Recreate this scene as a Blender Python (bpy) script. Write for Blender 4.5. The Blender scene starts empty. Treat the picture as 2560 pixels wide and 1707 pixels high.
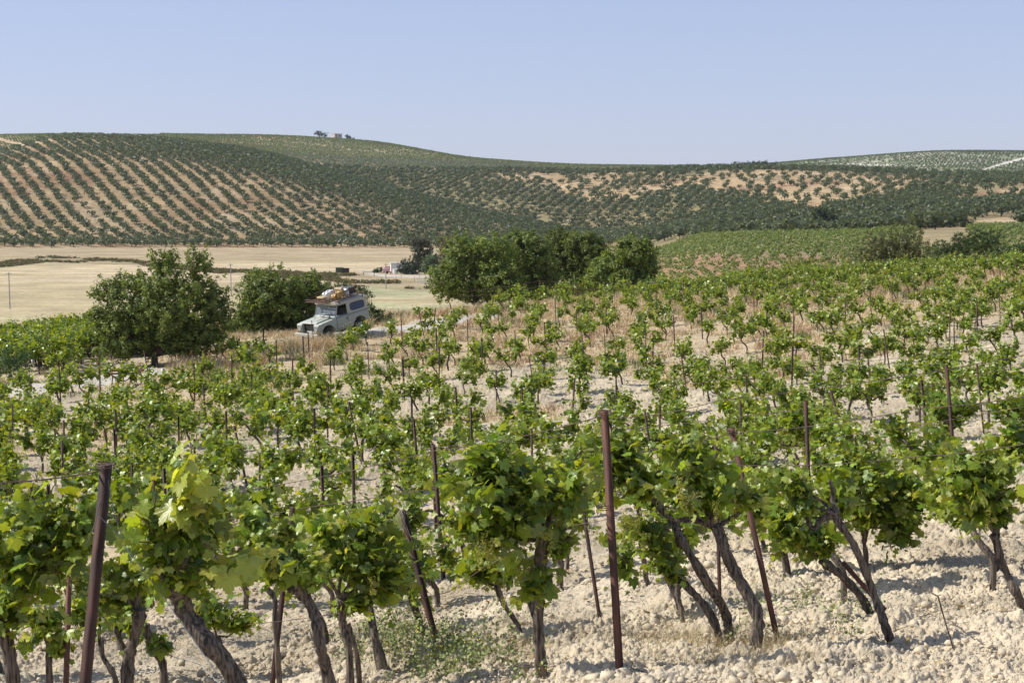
import bpy, math, random
import numpy as np
from mathutils import Vector, Matrix, Euler
R = math.radians
rng = np.random.default_rng(7)
random.seed(7)

# ---------------------------------------------------------------- camera, sky, sun, exposure
FPX = 3555.6; PITCH = math.atan(353.5 / FPX); CT, ST = math.cos(PITCH), math.sin(PITCH)
S = bpy.context.scene
COL = S.collection
cam_d = bpy.data.cameras.new('camera'); cam_d.lens = 50.0; cam_d.sensor_width = 36.0
cam_d.clip_start = 0.1; cam_d.clip_end = 20000
cam = bpy.data.objects.new('camera', cam_d); COL.objects.link(cam)
cam.location = (0, 0, 0); cam.rotation_euler = (R(90) - PITCH, 0, 0)
S.camera = cam
SUN_EL = R(45); SUN_AZ = math.atan2(-0.99, 0.10)          # direction towards the sun (x, y) = (-.99, .10)
sun_vec = Vector((math.sin(SUN_AZ) * math.cos(SUN_EL), math.cos(SUN_AZ) * math.cos(SUN_EL), math.sin(SUN_EL)))
W = bpy.data.worlds.new('World'); S.world = W; W.use_nodes = True
nt = W.node_tree; nt.nodes.clear()
sky = nt.nodes.new('ShaderNodeTexSky'); sky.sky_type = 'NISHITA'; sky.sun_disc = False
sky.sun_elevation = SUN_EL; sky.sun_rotation = SUN_AZ
sky.altitude = 200; sky.air_density = 1.0; sky.dust_density = 0.4; sky.ozone_density = 2.2
tint = nt.nodes.new('ShaderNodeMix'); tint.data_type = 'RGBA'; tint.blend_type = 'MULTIPLY'
tint.inputs[0].default_value = 1.0; tint.inputs[7].default_value = (1.56, 1.42, 1.70, 1)
hs = nt.nodes.new('ShaderNodeHueSaturation'); hs.inputs['Saturation'].default_value = 1.18
bg = nt.nodes.new('ShaderNodeBackground'); bg.inputs['Strength'].default_value = 0.105
wo = nt.nodes.new('ShaderNodeOutputWorld')
gm_ = nt.nodes.new('ShaderNodeGamma'); gm_.inputs[1].default_value = 0.72
nt.links.new(sky.outputs[0], gm_.inputs[0]); nt.links.new(gm_.outputs[0], hs.inputs['Color']); nt.links.new(hs.outputs[0], tint.inputs[6])
g2 = nt.nodes.new('ShaderNodeGamma'); g2.inputs[1].default_value = 0.45; nt.links.new(tint.outputs[2], g2.inputs[0])
t2 = nt.nodes.new('ShaderNodeMix'); t2.data_type = 'RGBA'; t2.blend_type = 'MULTIPLY'; t2.inputs[0].default_value = 1.0; t2.inputs[7].default_value = (2.24, 2.45, 2.90, 1)
nt.links.new(g2.outputs[0], t2.inputs[6]); nt.links.new(t2.outputs[2], bg.inputs[0]); nt.links.new(bg.outputs[0], wo.inputs[0])
sd = bpy.data.lights.new('sun', 'SUN'); sd.energy = 5.0; sd.angle = R(0.53); sd.color = (1.0, 0.955, 0.87)
so = bpy.data.objects.new('sun', sd); COL.objects.link(so)
so.rotation_euler = sun_vec.to_track_quat('Z', 'Y').to_euler(); so.location = (0, 0, 60)
S.view_settings.view_transform = 'Standard'; S.view_settings.look = 'None'
S.view_settings.exposure = 0.22; S.view_settings.gamma = 1.0
S.cycles.max_bounces = 6; S.cycles.transparent_max_bounces = 8

# ---------------------------------------------------------------- projection helpers (photo pixels, 2560 wide)
def t_of(py):
    a = (853.5 - py) / FPX
    return (a * CT - ST) / (CT + a * ST)
def unproj(px, py, d):
    t = t_of(py); return np.array([(px - 1280) / FPX * (CT - t * ST) * d, d, t * d])
def proj(x, y, z):
    zc = y * CT - z * ST
    return 1280 + FPX * x / zc, 853.5 - FPX * (z * CT + y * ST) / zc

# ---------------------------------------------------------------- terrain function
def pchip(x, y, xi):
    x = np.asarray(x, float); y = np.asarray(y, float); xi = np.clip(xi, x[0], x[-1])
    h = np.diff(x); s = np.diff(y) / h; m = np.zeros_like(y)
    ok = s[:-1] * s[1:] > 0
    w1 = 2 * h[1:] + h[:-1]; w2 = h[1:] + 2 * h[:-1]
    with np.errstate(divide='ignore', invalid='ignore'):
        mm = (w1 + w2) / (w1 / s[:-1] + w2 / s[1:])
    m[1:-1] = np.where(ok, mm, 0); m[0] = s[0]; m[-1] = s[-1]
    i = np.clip(np.searchsorted(x, xi) - 1, 0, len(x) - 2); t = (xi - x[i]) / h[i]
    return ((1 + 2 * t) * (1 - t) ** 2 * y[i] + t * (1 - t) ** 2 * h[i] * m[i]
            + t * t * (3 - 2 * t) * y[i + 1] + t * t * (t - 1) * h[i] * m[i + 1])
ND = [0, 5, 7.5, 10, 13, 16, 20, 24, 30, 40, 50, 60, 75, 90, 105, 130, 170]
NC = {-600: [1.8, 2.7, 3.3, 4.0, 4.9, 5.5, 6.2, 6.7, 7.2, 8.0, 8.4, 8.7, 9.0, 9.5, 10.5, 14, 18],
      0: [1.75, 2.6, 3.15, 3.85, 4.6, 5.15, 5.75, 6.15, 6.6, 7.2, 7.65, 7.95, 8.2, 9.0, 10.4, 14, 18],
      700: [1.7, 2.5, 3.05, 3.7, 4.45, 4.95, 5.5, 5.85, 6.3, 6.9, 7.25, 7.4, 7.45, 8.0, 9.4, 13, 17.5],
      1500: [1.7, 2.2, 2.7, 3.22, 3.9, 4.4, 5.0, 5.35, 5.8, 6.4, 6.7, 6.75, 6.7, 6.75, 7.6, 10, 12],
      2300: [1.7, 2.1, 2.55, 3.1, 3.6, 4.0, 4.4, 4.65, 5.0, 5.4, 5.6, 5.7, 5.65, 5.5, 5.6, 7, 8],
      3200: [1.7, 2.0, 2.4, 2.9, 3.3, 3.6, 3.9, 4.1, 4.4, 4.7, 4.7, 4.6, 4.4, 4.2, 4.3, 5, 6]}
FC = {-600: [(230, 809), (600, 620), (620, 614), (780, 440), (1000, 420), (1070, 430), (1120, 420), (1180, 400), (1240, 380), (1400, 345)],
      0: [(230, 809), (600, 620), (620, 614), (795, 414), (1020, 386), (1070, 394), (1125, 385), (1180, 372), (1240, 362), (1450, 340)],
      150: [(230, 809), (600, 620), (620, 614), (800, 398), (1040, 347), (1080, 352), (1120, 352), (1190, 350), (1250, 350), (1480, 338)],
      300: [(230, 809), (600, 620), (620, 614), (800, 396), (1040, 350), (1090, 358), (1130, 356), (1200, 352), (1260, 350), (1500, 337)],
      600: [(230, 809), (600, 620), (620, 614), (785, 424), (1010, 380), (1060, 396), (1110, 390), (1200, 376), (1260, 372), (1550, 340)],
      900: [(230, 809), (605, 620), (625, 614), (750, 500), (930, 456), (990, 480), (1050, 452), (1200, 405), (1260, 400), (1550, 353)],
      1200: [(230, 800), (600, 622), (620, 617), (715, 572), (830, 532), (900, 555), (960, 500), (1150, 424), (1220, 424), (1500, 398)],
      1500: [(230, 760), (560, 628), (580, 624), (650, 604), (730, 588), (800, 600), (880, 530), (1100, 432), (1200, 440), (1500, 414)],
      1800: [(200, 695), (380, 590), (440, 600), (520, 590), (600, 566), (680, 552), (820, 494), (1050, 424), (1200, 440), (1500, 416)],
      2100: [(200, 680), (330, 586), (400, 587), (480, 566), (580, 532), (680, 512), (820, 464), (1000, 428), (1150, 440), (1500, 396)],
      2400: [(200, 660), (300, 576), (380, 568), (480, 547), (580, 518), (680, 490), (800, 458), (950, 440), (1100, 440), (1500, 379)],
      3000: [(200, 640), (300, 566), (380, 558), (480, 532), (580, 508), (680, 484), (800, 463), (950, 445), (1100, 440), (1500, 388)]}
NU = 441; UG = np.linspace(-0.62, 0.62, NU)
nk = sorted(NC); nu_ = np.array([(k - 1280) / FPX for k in nk])
nearz = np.array([pchip(nu_, [-NC[k][j] for k in nk], UG) for j in range(len(ND))])
fk = sorted(FC); fd = []; fz = []
for j in range(10):
    us = []; ds = []; zs = []
    for k in fk:
        d, py = FC[k][j]; p = unproj(k, py, d); us.append(p[0] / d); ds.append(d); zs.append(p[2])
    fd.append(pchip(us, ds, UG)); fz.append(pchip(us, zs, UG))
LD = np.linspace(math.log(4.0), math.log(9000), 900)
ZT = np.zeros((NU, 900))
for i in range(NU):
    dd = np.array(ND + [f[i] for f in fd] + [fd[-1][i] + 500, 9500]); zz = np.array([n[i] for n in nearz] + [f[i] for f in fz] + [10, -60])
    ZT[i] = pchip(dd, zz, np.exp(LD))
def zbase(x, y):
    x = np.asarray(x, float); y = np.asarray(y, float)
    ye = np.sqrt(np.maximum(y, 0) ** 2 + 16)
    fi = (np.clip(x / ye, -0.619, 0.619) + 0.62) / 1.24 * (NU - 1); fj = (np.log(ye) - LD[0]) / (LD[-1] - LD[0]) * 899
    i = np.clip(fi.astype(int), 0, NU - 2); j = np.clip(fj.astype(int), 0, 898); a = fi - i; b = fj - j
    return ((ZT[i, j] * (1 - a) + ZT[i + 1, j] * a) * (1 - b) + (ZT[i, j + 1] * (1 - a) + ZT[i + 1, j + 1] * a) * b)
def h2(ix, iy, s):
    n = (ix.astype(np.int64) * 374761393 + iy.astype(np.int64) * 668265263 + s * 974711) & 0xffffffff
    n = ((n ^ (n >> 13)) * 1274126177) & 0xffffffff
    n = ((n ^ (n >> 16)) * 2246822519) & 0xffffffff
    return ((n ^ (n >> 15)) & 0xffffff) / float(0x1000000)
def vnoise(x, y, s=0):
    ix = np.floor(x); iy = np.floor(y); a = x - ix; b = y - iy; a = a * a * (3 - 2 * a); b = b * b * (3 - 2 * b)
    f = lambda i, j: h2(ix + i, iy + j, s)
    return (f(0, 0) * (1 - a) + f(1, 0) * a) * (1 - b) + (f(0, 1) * (1 - a) + f(1, 1) * a) * b
def fbm(x, y, s=0, o=4):
    v = 0; a = 0.5; t = 0
    for k in range(o): v = v + a * vnoise(x * 2 ** k, y * 2 ** k, s + k * 17); t += a; a *= 0.5
    return v / t
def clods(x, y, cell, s):
    X = x / cell; Y = y / cell; ix = np.floor(X); iy = np.floor(Y); h = np.zeros_like(X)
    for i in (-1, 0, 1):
        for j in (-1, 0, 1):
            cx = ix + i; cy = iy + j
            px = cx + h2(cx, cy, s); py = cy + h2(cx, cy, s + 1); r = 0.28 + 0.5 * h2(cx, cy, s + 2) ** 2
            an = h2(cx, cy, s + 3) * 6.28; dx = X - px; dy = Y - py
            e = dx * np.cos(an) + dy * np.sin(an); g = -dx * np.sin(an) + dy * np.cos(an); tilt = 1 + (h2(cx, cy, s + 4) * 1.6 - .4) * e / r
            q = (np.abs(e) ** 2.6 + np.abs(g * 1.35) ** 2.6) / r ** 2.6
            h = np.maximum(h, np.clip(1 - q, 0, 1) ** 0.34 * r * .8 * tilt)
    return h * cell
def sstep(a, b, x):
    t = np.clip((x - a) / (b - a), 0, 1); return t * t * (3 - 2 * t)
CAR = unproj(838, 844, 72.5); CAR_H = (-.64, -.77)
def zg0(x, y):
    x = np.asarray(x, float); y = np.asarray(y, float)
    near = 1 - sstep(95, 120, y)
    return zbase(x, y) + near * 0.28 * (fbm(x * .55, y * .55, 5, 3) - 0.5)
CAR_LIFT = CAR[2] - float(zg0(CAR[0], CAR[1]))
def zg(x, y):
    """the slope, with the ramp of track the vehicle stands on"""
    z = zg0(x, y); dx = np.asarray(x, float) - CAR[0]; dy = np.asarray(y, float) - CAR[1]; r2 = dx * dx + dy * dy
    s = -(dx * CAR_H[0] + dy * CAR_H[1]); return z + CAR_LIFT * np.exp(-r2 / 30) + .125 * s * np.exp(-r2 / 14)
def ray_ground(px, py, dmin=4.0, dmax=140.0):
    d = np.linspace(dmin, dmax, 6000); t = t_of(py); u = (px - 1280) / FPX * (CT - t * ST)
    g = zg(u * d, d); k = np.nonzero(t * d <= g)[0]
    dd = d[k[0]] if len(k) else dmax
    return np.array([u * dd, dd, float(zg(u * dd, dd))])
def at(px, d): 
    """ground point of photo column px at distance d"""
    u = (px - 1280) / FPX
    for _ in range(3):
        z = float(zg(u * d, d)); u = (px - 1280) / FPX * (CT - z / d * ST)
    return np.array([u * d, d, float(zg(u * d, d))])

# ---------------------------------------------------------------- mesh helpers
def mesh_np(name, V, F, mats, mi=None, col=None, smooth=False):
    """V (n,3); F list of (m,k) index arrays or one array; mi per-face material index"""
    if not isinstance(F, list): F = [F]
    F = [np.asarray(f, np.int32) for f in F if len(f)]
    me = bpy.data.meshes.new(name); V = np.asarray(V, np.float32)
    me.vertices.add(len(V)); me.vertices.foreach_set('co', V.ravel())
    nl = sum(f.size for f in F); nf = sum(len(f) for f in F)
    me.loops.add(nl); me.polygons.add(nf)
    me.loops.foreach_set('vertex_index', np.concatenate([f.ravel() for f in F]))
    tot = np.concatenate([np.full(len(f), f.shape[1], np.int32) for f in F])
    me.polygons.foreach_set('loop_start', np.concatenate([[0], np.cumsum(tot)[:-1]]).astype(np.int32))
    if mi is not None: me.polygons.foreach_set('material_index', np.asarray(mi, np.int32))
    if smooth: me.polygons.foreach_set('use_smooth', np.ones(nf, bool))
    me.update(calc_edges=True)
    if col is not None:
        ca = me.color_attributes.new('Col', 'FLOAT_COLOR', 'POINT')
        c = np.ones((len(V), 4), np.float32); c[:, :3] = col; ca.data.foreach_set('color', c.ravel())
    for m in (mats if isinstance(mats, (list, tuple)) else [mats]): me.materials.append(m)
    return me
def tag(o, label=None, cat=None, group=None, kind=None):
    if label: o['label'] = label
    if cat: o['category'] = cat
    if group: o['group'] = group
    if kind: o['kind'] = kind
    return o
def link(name, me, parent=None, loc=None):
    o = bpy.data.objects.new(name, me); COL.objects.link(o)
    if parent: o.parent = parent
    if loc is not None: o.location = loc
    return o
def empty(name, loc, label=None, cat=None, group=None, rot=(0, 0, 0)):
    o = bpy.data.objects.new(name, None); COL.objects.link(o); o.location = loc; o.rotation_euler = rot
    o.empty_display_size = 0.2
    return tag(o, label, cat, group)
class MB:
    """collects shapes for one mesh"""
    def __init__(s): s.v = []; s.q = []; s.t = []; s.n = 0
    def add(s, V, Q=(), T=()):
        V = np.asarray(V, float)
        for f in Q: s.q.append([i + s.n for i in f])
        for f in T: s.t.append([i + s.n for i in f])
        s.v.append(V); s.n += len(V); return s
    def box(s, c, d, M=None):
        c = np.array(c); h = np.array(d) / 2
        V = np.array([[x, y, z] for x in (-1, 1) for y in (-1, 1) for z in (-1, 1)]) * h + c
        if M is not None: V = V @ np.array(M).T
        return s.add(V, [(0, 1, 3, 2), (4, 6, 7, 5), (0, 4, 5, 1), (2, 3, 7, 6), (0, 2, 6, 4), (1, 5, 7, 3)])
    def tube(s, P, rad, n=6, caps=True, wob=None):
        P = np.asarray(P, float); k = len(P); rad = np.broadcast_to(rad, (k,))
        T = np.gradient(P, axis=0); T /= np.linalg.norm(T, axis=1)[:, None] + 1e-9
        a = np.array([0, 0, 1.0]) if abs(T[0][2]) < 0.9 else np.array([1.0, 0, 0])
        A = np.cross(T[0], a); A /= np.linalg.norm(A); V = []
        for i in range(k):
            A = A - T[i] * (A @ T[i]); A /= np.linalg.norm(A) + 1e-9; B = np.cross(T[i], A)
            for j in range(n):
                th = 2 * math.pi * j / n; r = rad[i] * (1 if wob is None else wob[i][j])
                V.append(P[i] + r * (math.cos(th) * A + math.sin(th) * B))
        Q = [(i * n + j, i * n + (j + 1) % n, (i + 1) * n + (j + 1) % n, (i + 1) * n + j) for i in range(k - 1) for j in range(n)]
        T3 = []
        if caps:
            V += [P[0], P[-1]]; c0 = k * n
            for j in range(n): T3 += [(c0, (j + 1) % n, j), (c0 + 1, (k - 1) * n + j, (k - 1) * n + (j + 1) % n)]
        return s.add(V, Q, T3)
    def cyl(s, p0, p1, r, n=16): return s.tube([p0, p1], r, n)
    def prism(s, prof, y0, y1, axes=(0, 2, 1)):
        """prof: (a, b) outline (ccw), extruded along third axis; n-gon caps as triangle fan is avoided with real ngon"""
        k = len(prof); V = np.zeros((2 * k, 3))
        for i, (a, b) in enumerate(prof):
            V[i, axes[0]] = a; V[i, axes[1]] = b; V[i, axes[2]] = y0; V[i + k] = V[i]; V[i + k, axes[2]] = y1
        base = s.n; s.add(V, [(i, (i + 1) % k, (i + 1) % k + k, i + k) for i in range(k)])
        s.ng = getattr(s, 'ng', []); s.ng += [[base + i for i in range(k)][::-1], [base + k + i for i in range(k)]]
        return s
    def build(s, name, m, parent=None, smooth=False, bevel=0, loc=None):
        V = np.concatenate(s.v); faces = s.q + s.t + getattr(s, 'ng', [])
        me = bpy.data.meshes.new(name); me.from_pydata([tuple(v) for v in V], [], faces)
        import bmesh
        bm = bmesh.new(); bm.from_mesh(me); bmesh.ops.recalc_face_normals(bm, faces=bm.faces); bm.to_mesh(me); bm.free()
        if smooth: me.polygons.foreach_set('use_smooth', np.ones(len(me.polygons), bool))
        me.materials.append(m); o = link(name, me, parent, loc)
        if bevel:
            b = o.modifiers.new('bevel', 'BEVEL'); b.width = bevel; b.segments = 2; b.limit_method = 'ANGLE'; b.angle_limit = R(40)
        return o

# ---------------------------------------------------------------- materials
def nodes(name):
    m = bpy.data.materials.new(name); m.use_nodes = True; n = m.node_tree; b = n.nodes['Principled BSDF']
    return m, n, b
def noise_node(n, scale, detail=4, coord='Object', stretch=None):
    tc = n.nodes.new('ShaderNodeTexCoord'); t = n.nodes.new('ShaderNodeTexNoise'); t.inputs['Scale'].default_value = scale
    t.inputs['Detail'].default_value = detail
    if stretch:
        mp = n.nodes.new('ShaderNodeMapping'); mp.inputs['Scale'].default_value = stretch
        n.links.new(tc.outputs[coord], mp.inputs[0]); n.links.new(mp.outputs[0], t.inputs[0])
    else: n.links.new(tc.outputs[coord], t.inputs[0])
    return t
def ramp(n, src, stops):
    r = n.nodes.new('ShaderNodeValToRGB'); e = r.color_ramp.elements
    while len(e) < len(stops): e.new(0.5)
    for i, (p, c) in enumerate(stops): e[i].position = p; e[i].color = (*c, 1)
    n.links.new(src, r.inputs[0]); return r.outputs[0]
def bump(n, b, src, st=0.5, dist=0.02):
    k = n.nodes.new('ShaderNodeBump'); k.inputs['Strength'].default_value = st; k.inputs['Distance'].default_value = dist
    n.links.new(src, k.inputs['Height']); n.links.new(k.outputs[0], b.inputs['Normal'])
def simple(name, c1, c2=None, rough=0.6, scale=8, metallic=0, bmp=0, stretch=None, spec=None, lo=0.35, hi=0.65, coord='Object'):
    m, n, b = nodes(name); b.inputs['Roughness'].default_value = rough; b.inputs['Metallic'].default_value = metallic
    if spec is not None: b.inputs['Specular IOR Level'].default_value = spec
    if c2 is None: c2 = tuple(x * .8 for x in c1)
    t = noise_node(n, scale, 6, coord, stretch)
    n.links.new(ramp(n, t.outputs[0], [(lo, c2), (hi, c1)]), b.inputs['Base Color'])
    if bmp: bump(n, b, t.outputs[0], bmp, 0.02)
    return m
def vcol(name, rough=0.85, spec=0.2, amp=0.35, scales=(3.0, 0.35), bmp=0.0, bscale=40, bdist=0.01):
    m, n, b = nodes(name); b.inputs['Roughness'].default_value = rough; b.inputs['Specular IOR Level'].default_value = spec
    a = n.nodes.new('ShaderNodeAttribute'); a.attribute_name = 'Col'; cur = a.outputs['Color']
    for s in scales:
        t = noise_node(n, s, 5)
        mr = n.nodes.new('ShaderNodeMapRange'); mr.inputs[1].default_value = .3; mr.inputs[2].default_value = .7
        mr.inputs[3].default_value = 1 - amp; mr.inputs[4].default_value = 1 + amp * .6
        n.links.new(t.outputs[0], mr.inputs[0])
        mx = n.nodes.new('ShaderNodeVectorMath'); mx.operation = 'SCALE'
        n.links.new(cur, mx.inputs[0]); n.links.new(mr.outputs[0], mx.inputs['Scale']); cur = mx.outputs[0]
    n.links.new(cur, b.inputs['Base Color'])
    if bmp: bump(n, b, noise_node(n, bscale, 8).outputs[0], bmp, bdist)
    return m
def leafmat(name, transl=0.35, tcol=(1.5, 1.5, 0.5), rough=0.42, spec=0.4, veins=False):
    m, n, b = nodes(name); b.inputs['Roughness'].default_value = rough; b.inputs['Specular IOR Level'].default_value = spec
    a = n.nodes.new('ShaderNodeAttribute'); a.attribute_name = 'Col'
    g = n.nodes.new('ShaderNodeNewGeometry')
    pale = n.nodes.new('ShaderNodeMix'); pale.data_type = 'RGBA'; pale.inputs[7].default_value = (0.26, 0.32, 0.17, 1)
    fac = n.nodes.new('ShaderNodeMath'); fac.operation = 'MULTIPLY'; fac.inputs[1].default_value = 0.38 if veins else 0.2
    n.links.new(g.outputs['Backfacing'], fac.inputs[0]); n.links.new(fac.outputs[0], pale.inputs[0])
    n.links.new(a.outputs['Color'], pale.inputs[6]); base = pale.outputs[2]
    if veins:
        t = noise_node(n, 60, 3); bump(n, b, t.outputs[0], 0.35, 0.006)
        t2 = noise_node(n, 14, 3); mr = n.nodes.new('ShaderNodeMapRange'); mr.inputs[3].default_value = .75; mr.inputs[4].default_value = 1.25
        n.links.new(t2.outputs[0], mr.inputs[0]); sc = n.nodes.new('ShaderNodeVectorMath'); sc.operation = 'SCALE'
        n.links.new(base, sc.inputs[0]); n.links.new(mr.outputs[0], sc.inputs['Scale']); base = sc.outputs[0]
    n.links.new(base, b.inputs['Base Color'])
    tr = n.nodes.new('ShaderNodeBsdfTranslucent'); v = n.nodes.new('ShaderNodeVectorMath'); v.operation = 'MULTIPLY'
    v.inputs[1].default_value = tcol; n.links.new(a.outputs['Color'], v.inputs[0]); n.links.new(v.outputs[0], tr.inputs[0])
    mx = n.nodes.new('ShaderNodeMixShader'); mx.inputs[0].default_value = transl
    out = n.nodes['Material Output']; n.links.new(b.outputs[0], mx.inputs[1]); n.links.new(tr.outputs[0], mx.inputs[2])
    n.links.new(mx.outputs[0], out.inputs[0]); return m
M = {}
M['soil'] = vcol('chalky soil', 0.95, 0.1, 0.18, (11.0, 1.1), 1.0, 48, 0.02)
M['field'] = vcol('stubble field', 0.95, 0.1, 0.22, (0.9, 0.12))
def streaks(m, stretch, amt):
    n = m.node_tree; b = n.nodes['Principled BSDF']; src = b.inputs['Base Color'].links[0].from_socket; t = noise_node(n, 1.0, 4, 'Object', stretch)
    mr = n.nodes.new('ShaderNodeMapRange'); mr.inputs[1].default_value = .35; mr.inputs[2].default_value = .65; mr.inputs[3].default_value = 1 - amt; mr.inputs[4].default_value = 1 + amt * .6; n.links.new(t.outputs[0], mr.inputs[0])
    v = n.nodes.new('ShaderNodeVectorMath'); v.operation = 'SCALE'; n.links.new(src, v.inputs[0]); n.links.new(mr.outputs[0], v.inputs['Scale']); n.links.new(v.outputs[0], b.inputs['Base Color'])
streaks(M['field'], (.012, .16, 1), .17)
M['hill'] = vcol('orchard soil', 0.95, 0.1, 0.25, (0.3, 0.03))
M['vleaf'] = leafmat('vine leaf', 0.38, (2.1, 1.75, 0.4), 0.38, 0.5, True)
M['mleaf'] = leafmat('vine leaf far', 0.34, (2.1, 1.75, 0.4), 0.38, 0.5)
M['tleaf'] = leafmat('tree leaf', 0.34, (1.4, 1.4, 0.5), 0.5, 0.35)
M['bark'] = simple('vine bark', (0.20, 0.155, 0.12), (0.035, 0.026, 0.021), 0.95, 6, bmp=1.0, stretch=(9, 9, 1.1), lo=.38, hi=.62)
M['tbark'] = simple('tree bark', (0.12, 0.09, 0.065), (0.05, 0.035, 0.03), 0.95, 4, bmp=.8, stretch=(4, 4, 1))
M['cane'] = simple('green cane', (0.22, 0.19, 0.07), (0.14, 0.10, 0.05), 0.6, 20)
M['rust'] = simple('rusty steel', (0.10, 0.040, 0.026), (0.026, 0.013, 0.011), 0.75, 16, metallic=0.15, bmp=.5, lo=.35, hi=.7, stretch=(1.6, 1.6, .25))
M['rustlight'] = simple('bright rusty steel', (0.165, 0.066, 0.040), (0.060, 0.026, 0.018), 0.8, 16, bmp=.5, stretch=(1.6, 1.6, .25))
M['wire'] = simple('rusty wire', (0.16, 0.10, 0.08), (0.08, 0.045, 0.04), 0.6, 10, metallic=.3)
M['galv'] = simple('galvanised wire', (0.30, 0.33, 0.37), (0.2, 0.22, 0.25), 0.5, 20, metallic=.7)
M['grass'] = vcol('dry grass', 0.8, 0.2, 0.2, (2.0,))
M['flower'] = simple('vine flower', (0.42, 0.38, 0.05), (0.28, 0.27, 0.04), 0.7, 40)
M['clod'] = vcol('soil clod', 0.95, 0.1, 0.15, (14.0,), 0.6, 80, 0.006)

# ---------------------------------------------------------------- the land
def in_poly(px, py, P):
    r = np.zeros(np.shape(px), bool); k = len(P)
    for i in range(k):
        (x1, y1), (x2, y2) = P[i], P[(i + 1) % k]
        if y1 == y2: continue
        c = ((y1 > py) != (y2 > py)) & (px < (x2 - x1) * (py - y1) / (y2 - y1) + x1); r ^= c
    return r
def seg_dist(x, y, P):
    d = np.full(np.shape(x), 1e9)
    for (x1, y1), (x2, y2) in zip(P[:-1], P[1:]):
        t = np.clip(((x - x1) * (x2 - x1) + (y - y1) * (y2 - y1)) / ((x2 - x1) ** 2 + (y2 - y1) ** 2), 0, 1)
        d = np.minimum(d, np.hypot(x - x1 - t * (x2 - x1), y - y1 - t * (y2 - y1)))
    return d
TRACK = [tuple(at(px, d)[:2]) for px, d in ((-300, 54), (0, 57), (180, 60), (330, 63))]
TRACK2 = [tuple(at(px, d)[:2]) for px, d in ((880, 74), (960, 76), (1100, 83), (1230, 90))]
def track_dist(x, y): return np.minimum(seg_dist(x, y, TRACK), seg_dist(x, y, TRACK2))
def grass_mask(x, y):
    """0 bare chalk .. 1 dry grass"""
    n = fbm(x * .16 + 9, y * .16, 31, 4)
    u = x / np.maximum(y, 1)
    far = sstep(50, 64, y + (n - .5) * 26 - 6 * (u > .12))
    mid = sstep(.60, .68, n) * sstep(16, 26, y)
    left = 1 - sstep(-.27, -.22, u) * 1.0
    m = np.maximum(far * (1 - .75 * left), mid * .8)
    tr = track_dist(x, y); m = m * sstep(1.3, 2.6, tr + (n - .5) * 1.5)
    m = np.maximum(m, sstep(79, 90, y) * (1 - .3 * (u > .2)) * sstep(1.5, 2.4, tr))
    return np.clip(m, 0, 1)
def mixc(a, b, t): return np.asarray(a) * (1 - t[..., None]) + np.asarray(b) * t[..., None]
def near_col(x, y):
    n = fbm(x * .5, y * .5, 3, 3); n2 = fbm(x * 3.1, y * 3.1, 8, 3)
    c = mixc((0.55, 0.465, 0.335), (0.42, 0.35, 0.245), sstep(.35, .75, n)); c = c * (0.86 + .28 * n2)[..., None]
    c = mixc(c, (0.42, 0.35, 0.245), sstep(16, 32, y) * (.35 + .65 * sstep(.3, .6, n)) * .85); c = mixc(c, (0.48, 0.37, 0.225), grass_mask(x, y) * .85)
    tr = track_dist(x, y); return mixc(c, (0.50, 0.46, 0.40), (1 - sstep(1.0, 1.9, tr)) * .9)
cw = np.concatenate([-np.geomspace(4.2, .45, 50), np.linspace(-.445, .445, 1250), np.geomspace(.45, 4.2, 50)])
rows = np.concatenate([np.linspace(-45, 5.4, 34), np.linspace(5.6, 8.3, 90)[:-1], np.exp(np.linspace(math.log(8.3), math.log(19), 700))[:-1], np.exp(np.linspace(math.log(19), math.log(45), 330))[:-1], np.exp(np.linspace(math.log(45), math.log(118), 190))])
VV, YY = np.meshgrid(cw, rows); XX = VV * np.maximum(YY + 3, 11)
ZZ = zg(XX, YY); gm = grass_mask(XX, YY)
br = (1 - .75 * gm) * (1 - .7 * (1 - sstep(1, 2, track_dist(XX, YY)))) * sstep(3, 7, YY)
lump = fbm(XX * 1.7, YY * 1.7, 77, 3)
wx = .05 * fbm(XX * 9, YY * 9, 201, 3); wy = .05 * fbm(XX * 9, YY * 9, 211, 3)
pr_ = sstep(.35, .6, fbm(XX * 3.1, YY * 3.1, 241, 3))
fl = .4 + .6 * sstep(.40, .58, fbm(XX * .9, YY * .9, 251, 3))
c1 = clods(XX + wx, YY + wy, .24, 1) * .42 * sstep(.52, .66, lump); c2 = clods(XX + 3 + wx, YY + wy, .105, 9) * .62 * (.25 + .75 * pr_); c3 = clods(XX + wx * .5, YY + 5, .056, 19) * .95 + clods(XX, YY + wy * .5, .033, 29) * .9 + .016 * (fbm(XX * 30, YY * 30, 221, 3) - .5)
ZZ = ZZ + br * (c1 + fl * (c2 + c3) + .09 * (lump - .5) * 2 - .03)
def grid_faces(nr, nc):
    i = np.arange(nr - 1)[:, None] * nc + np.arange(nc - 1)[None]; i = i.ravel()
    return np.stack([i, i + 1, i + 1 + nc, i + nc], 1)
me = mesh_np('ground', np.stack([XX, YY, ZZ], -1).reshape(-1, 3), grid_faces(*XX.shape), M['soil'], col=near_col(XX, YY).reshape(-1, 3))
tag(link('ground', me), kind='structure')

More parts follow.
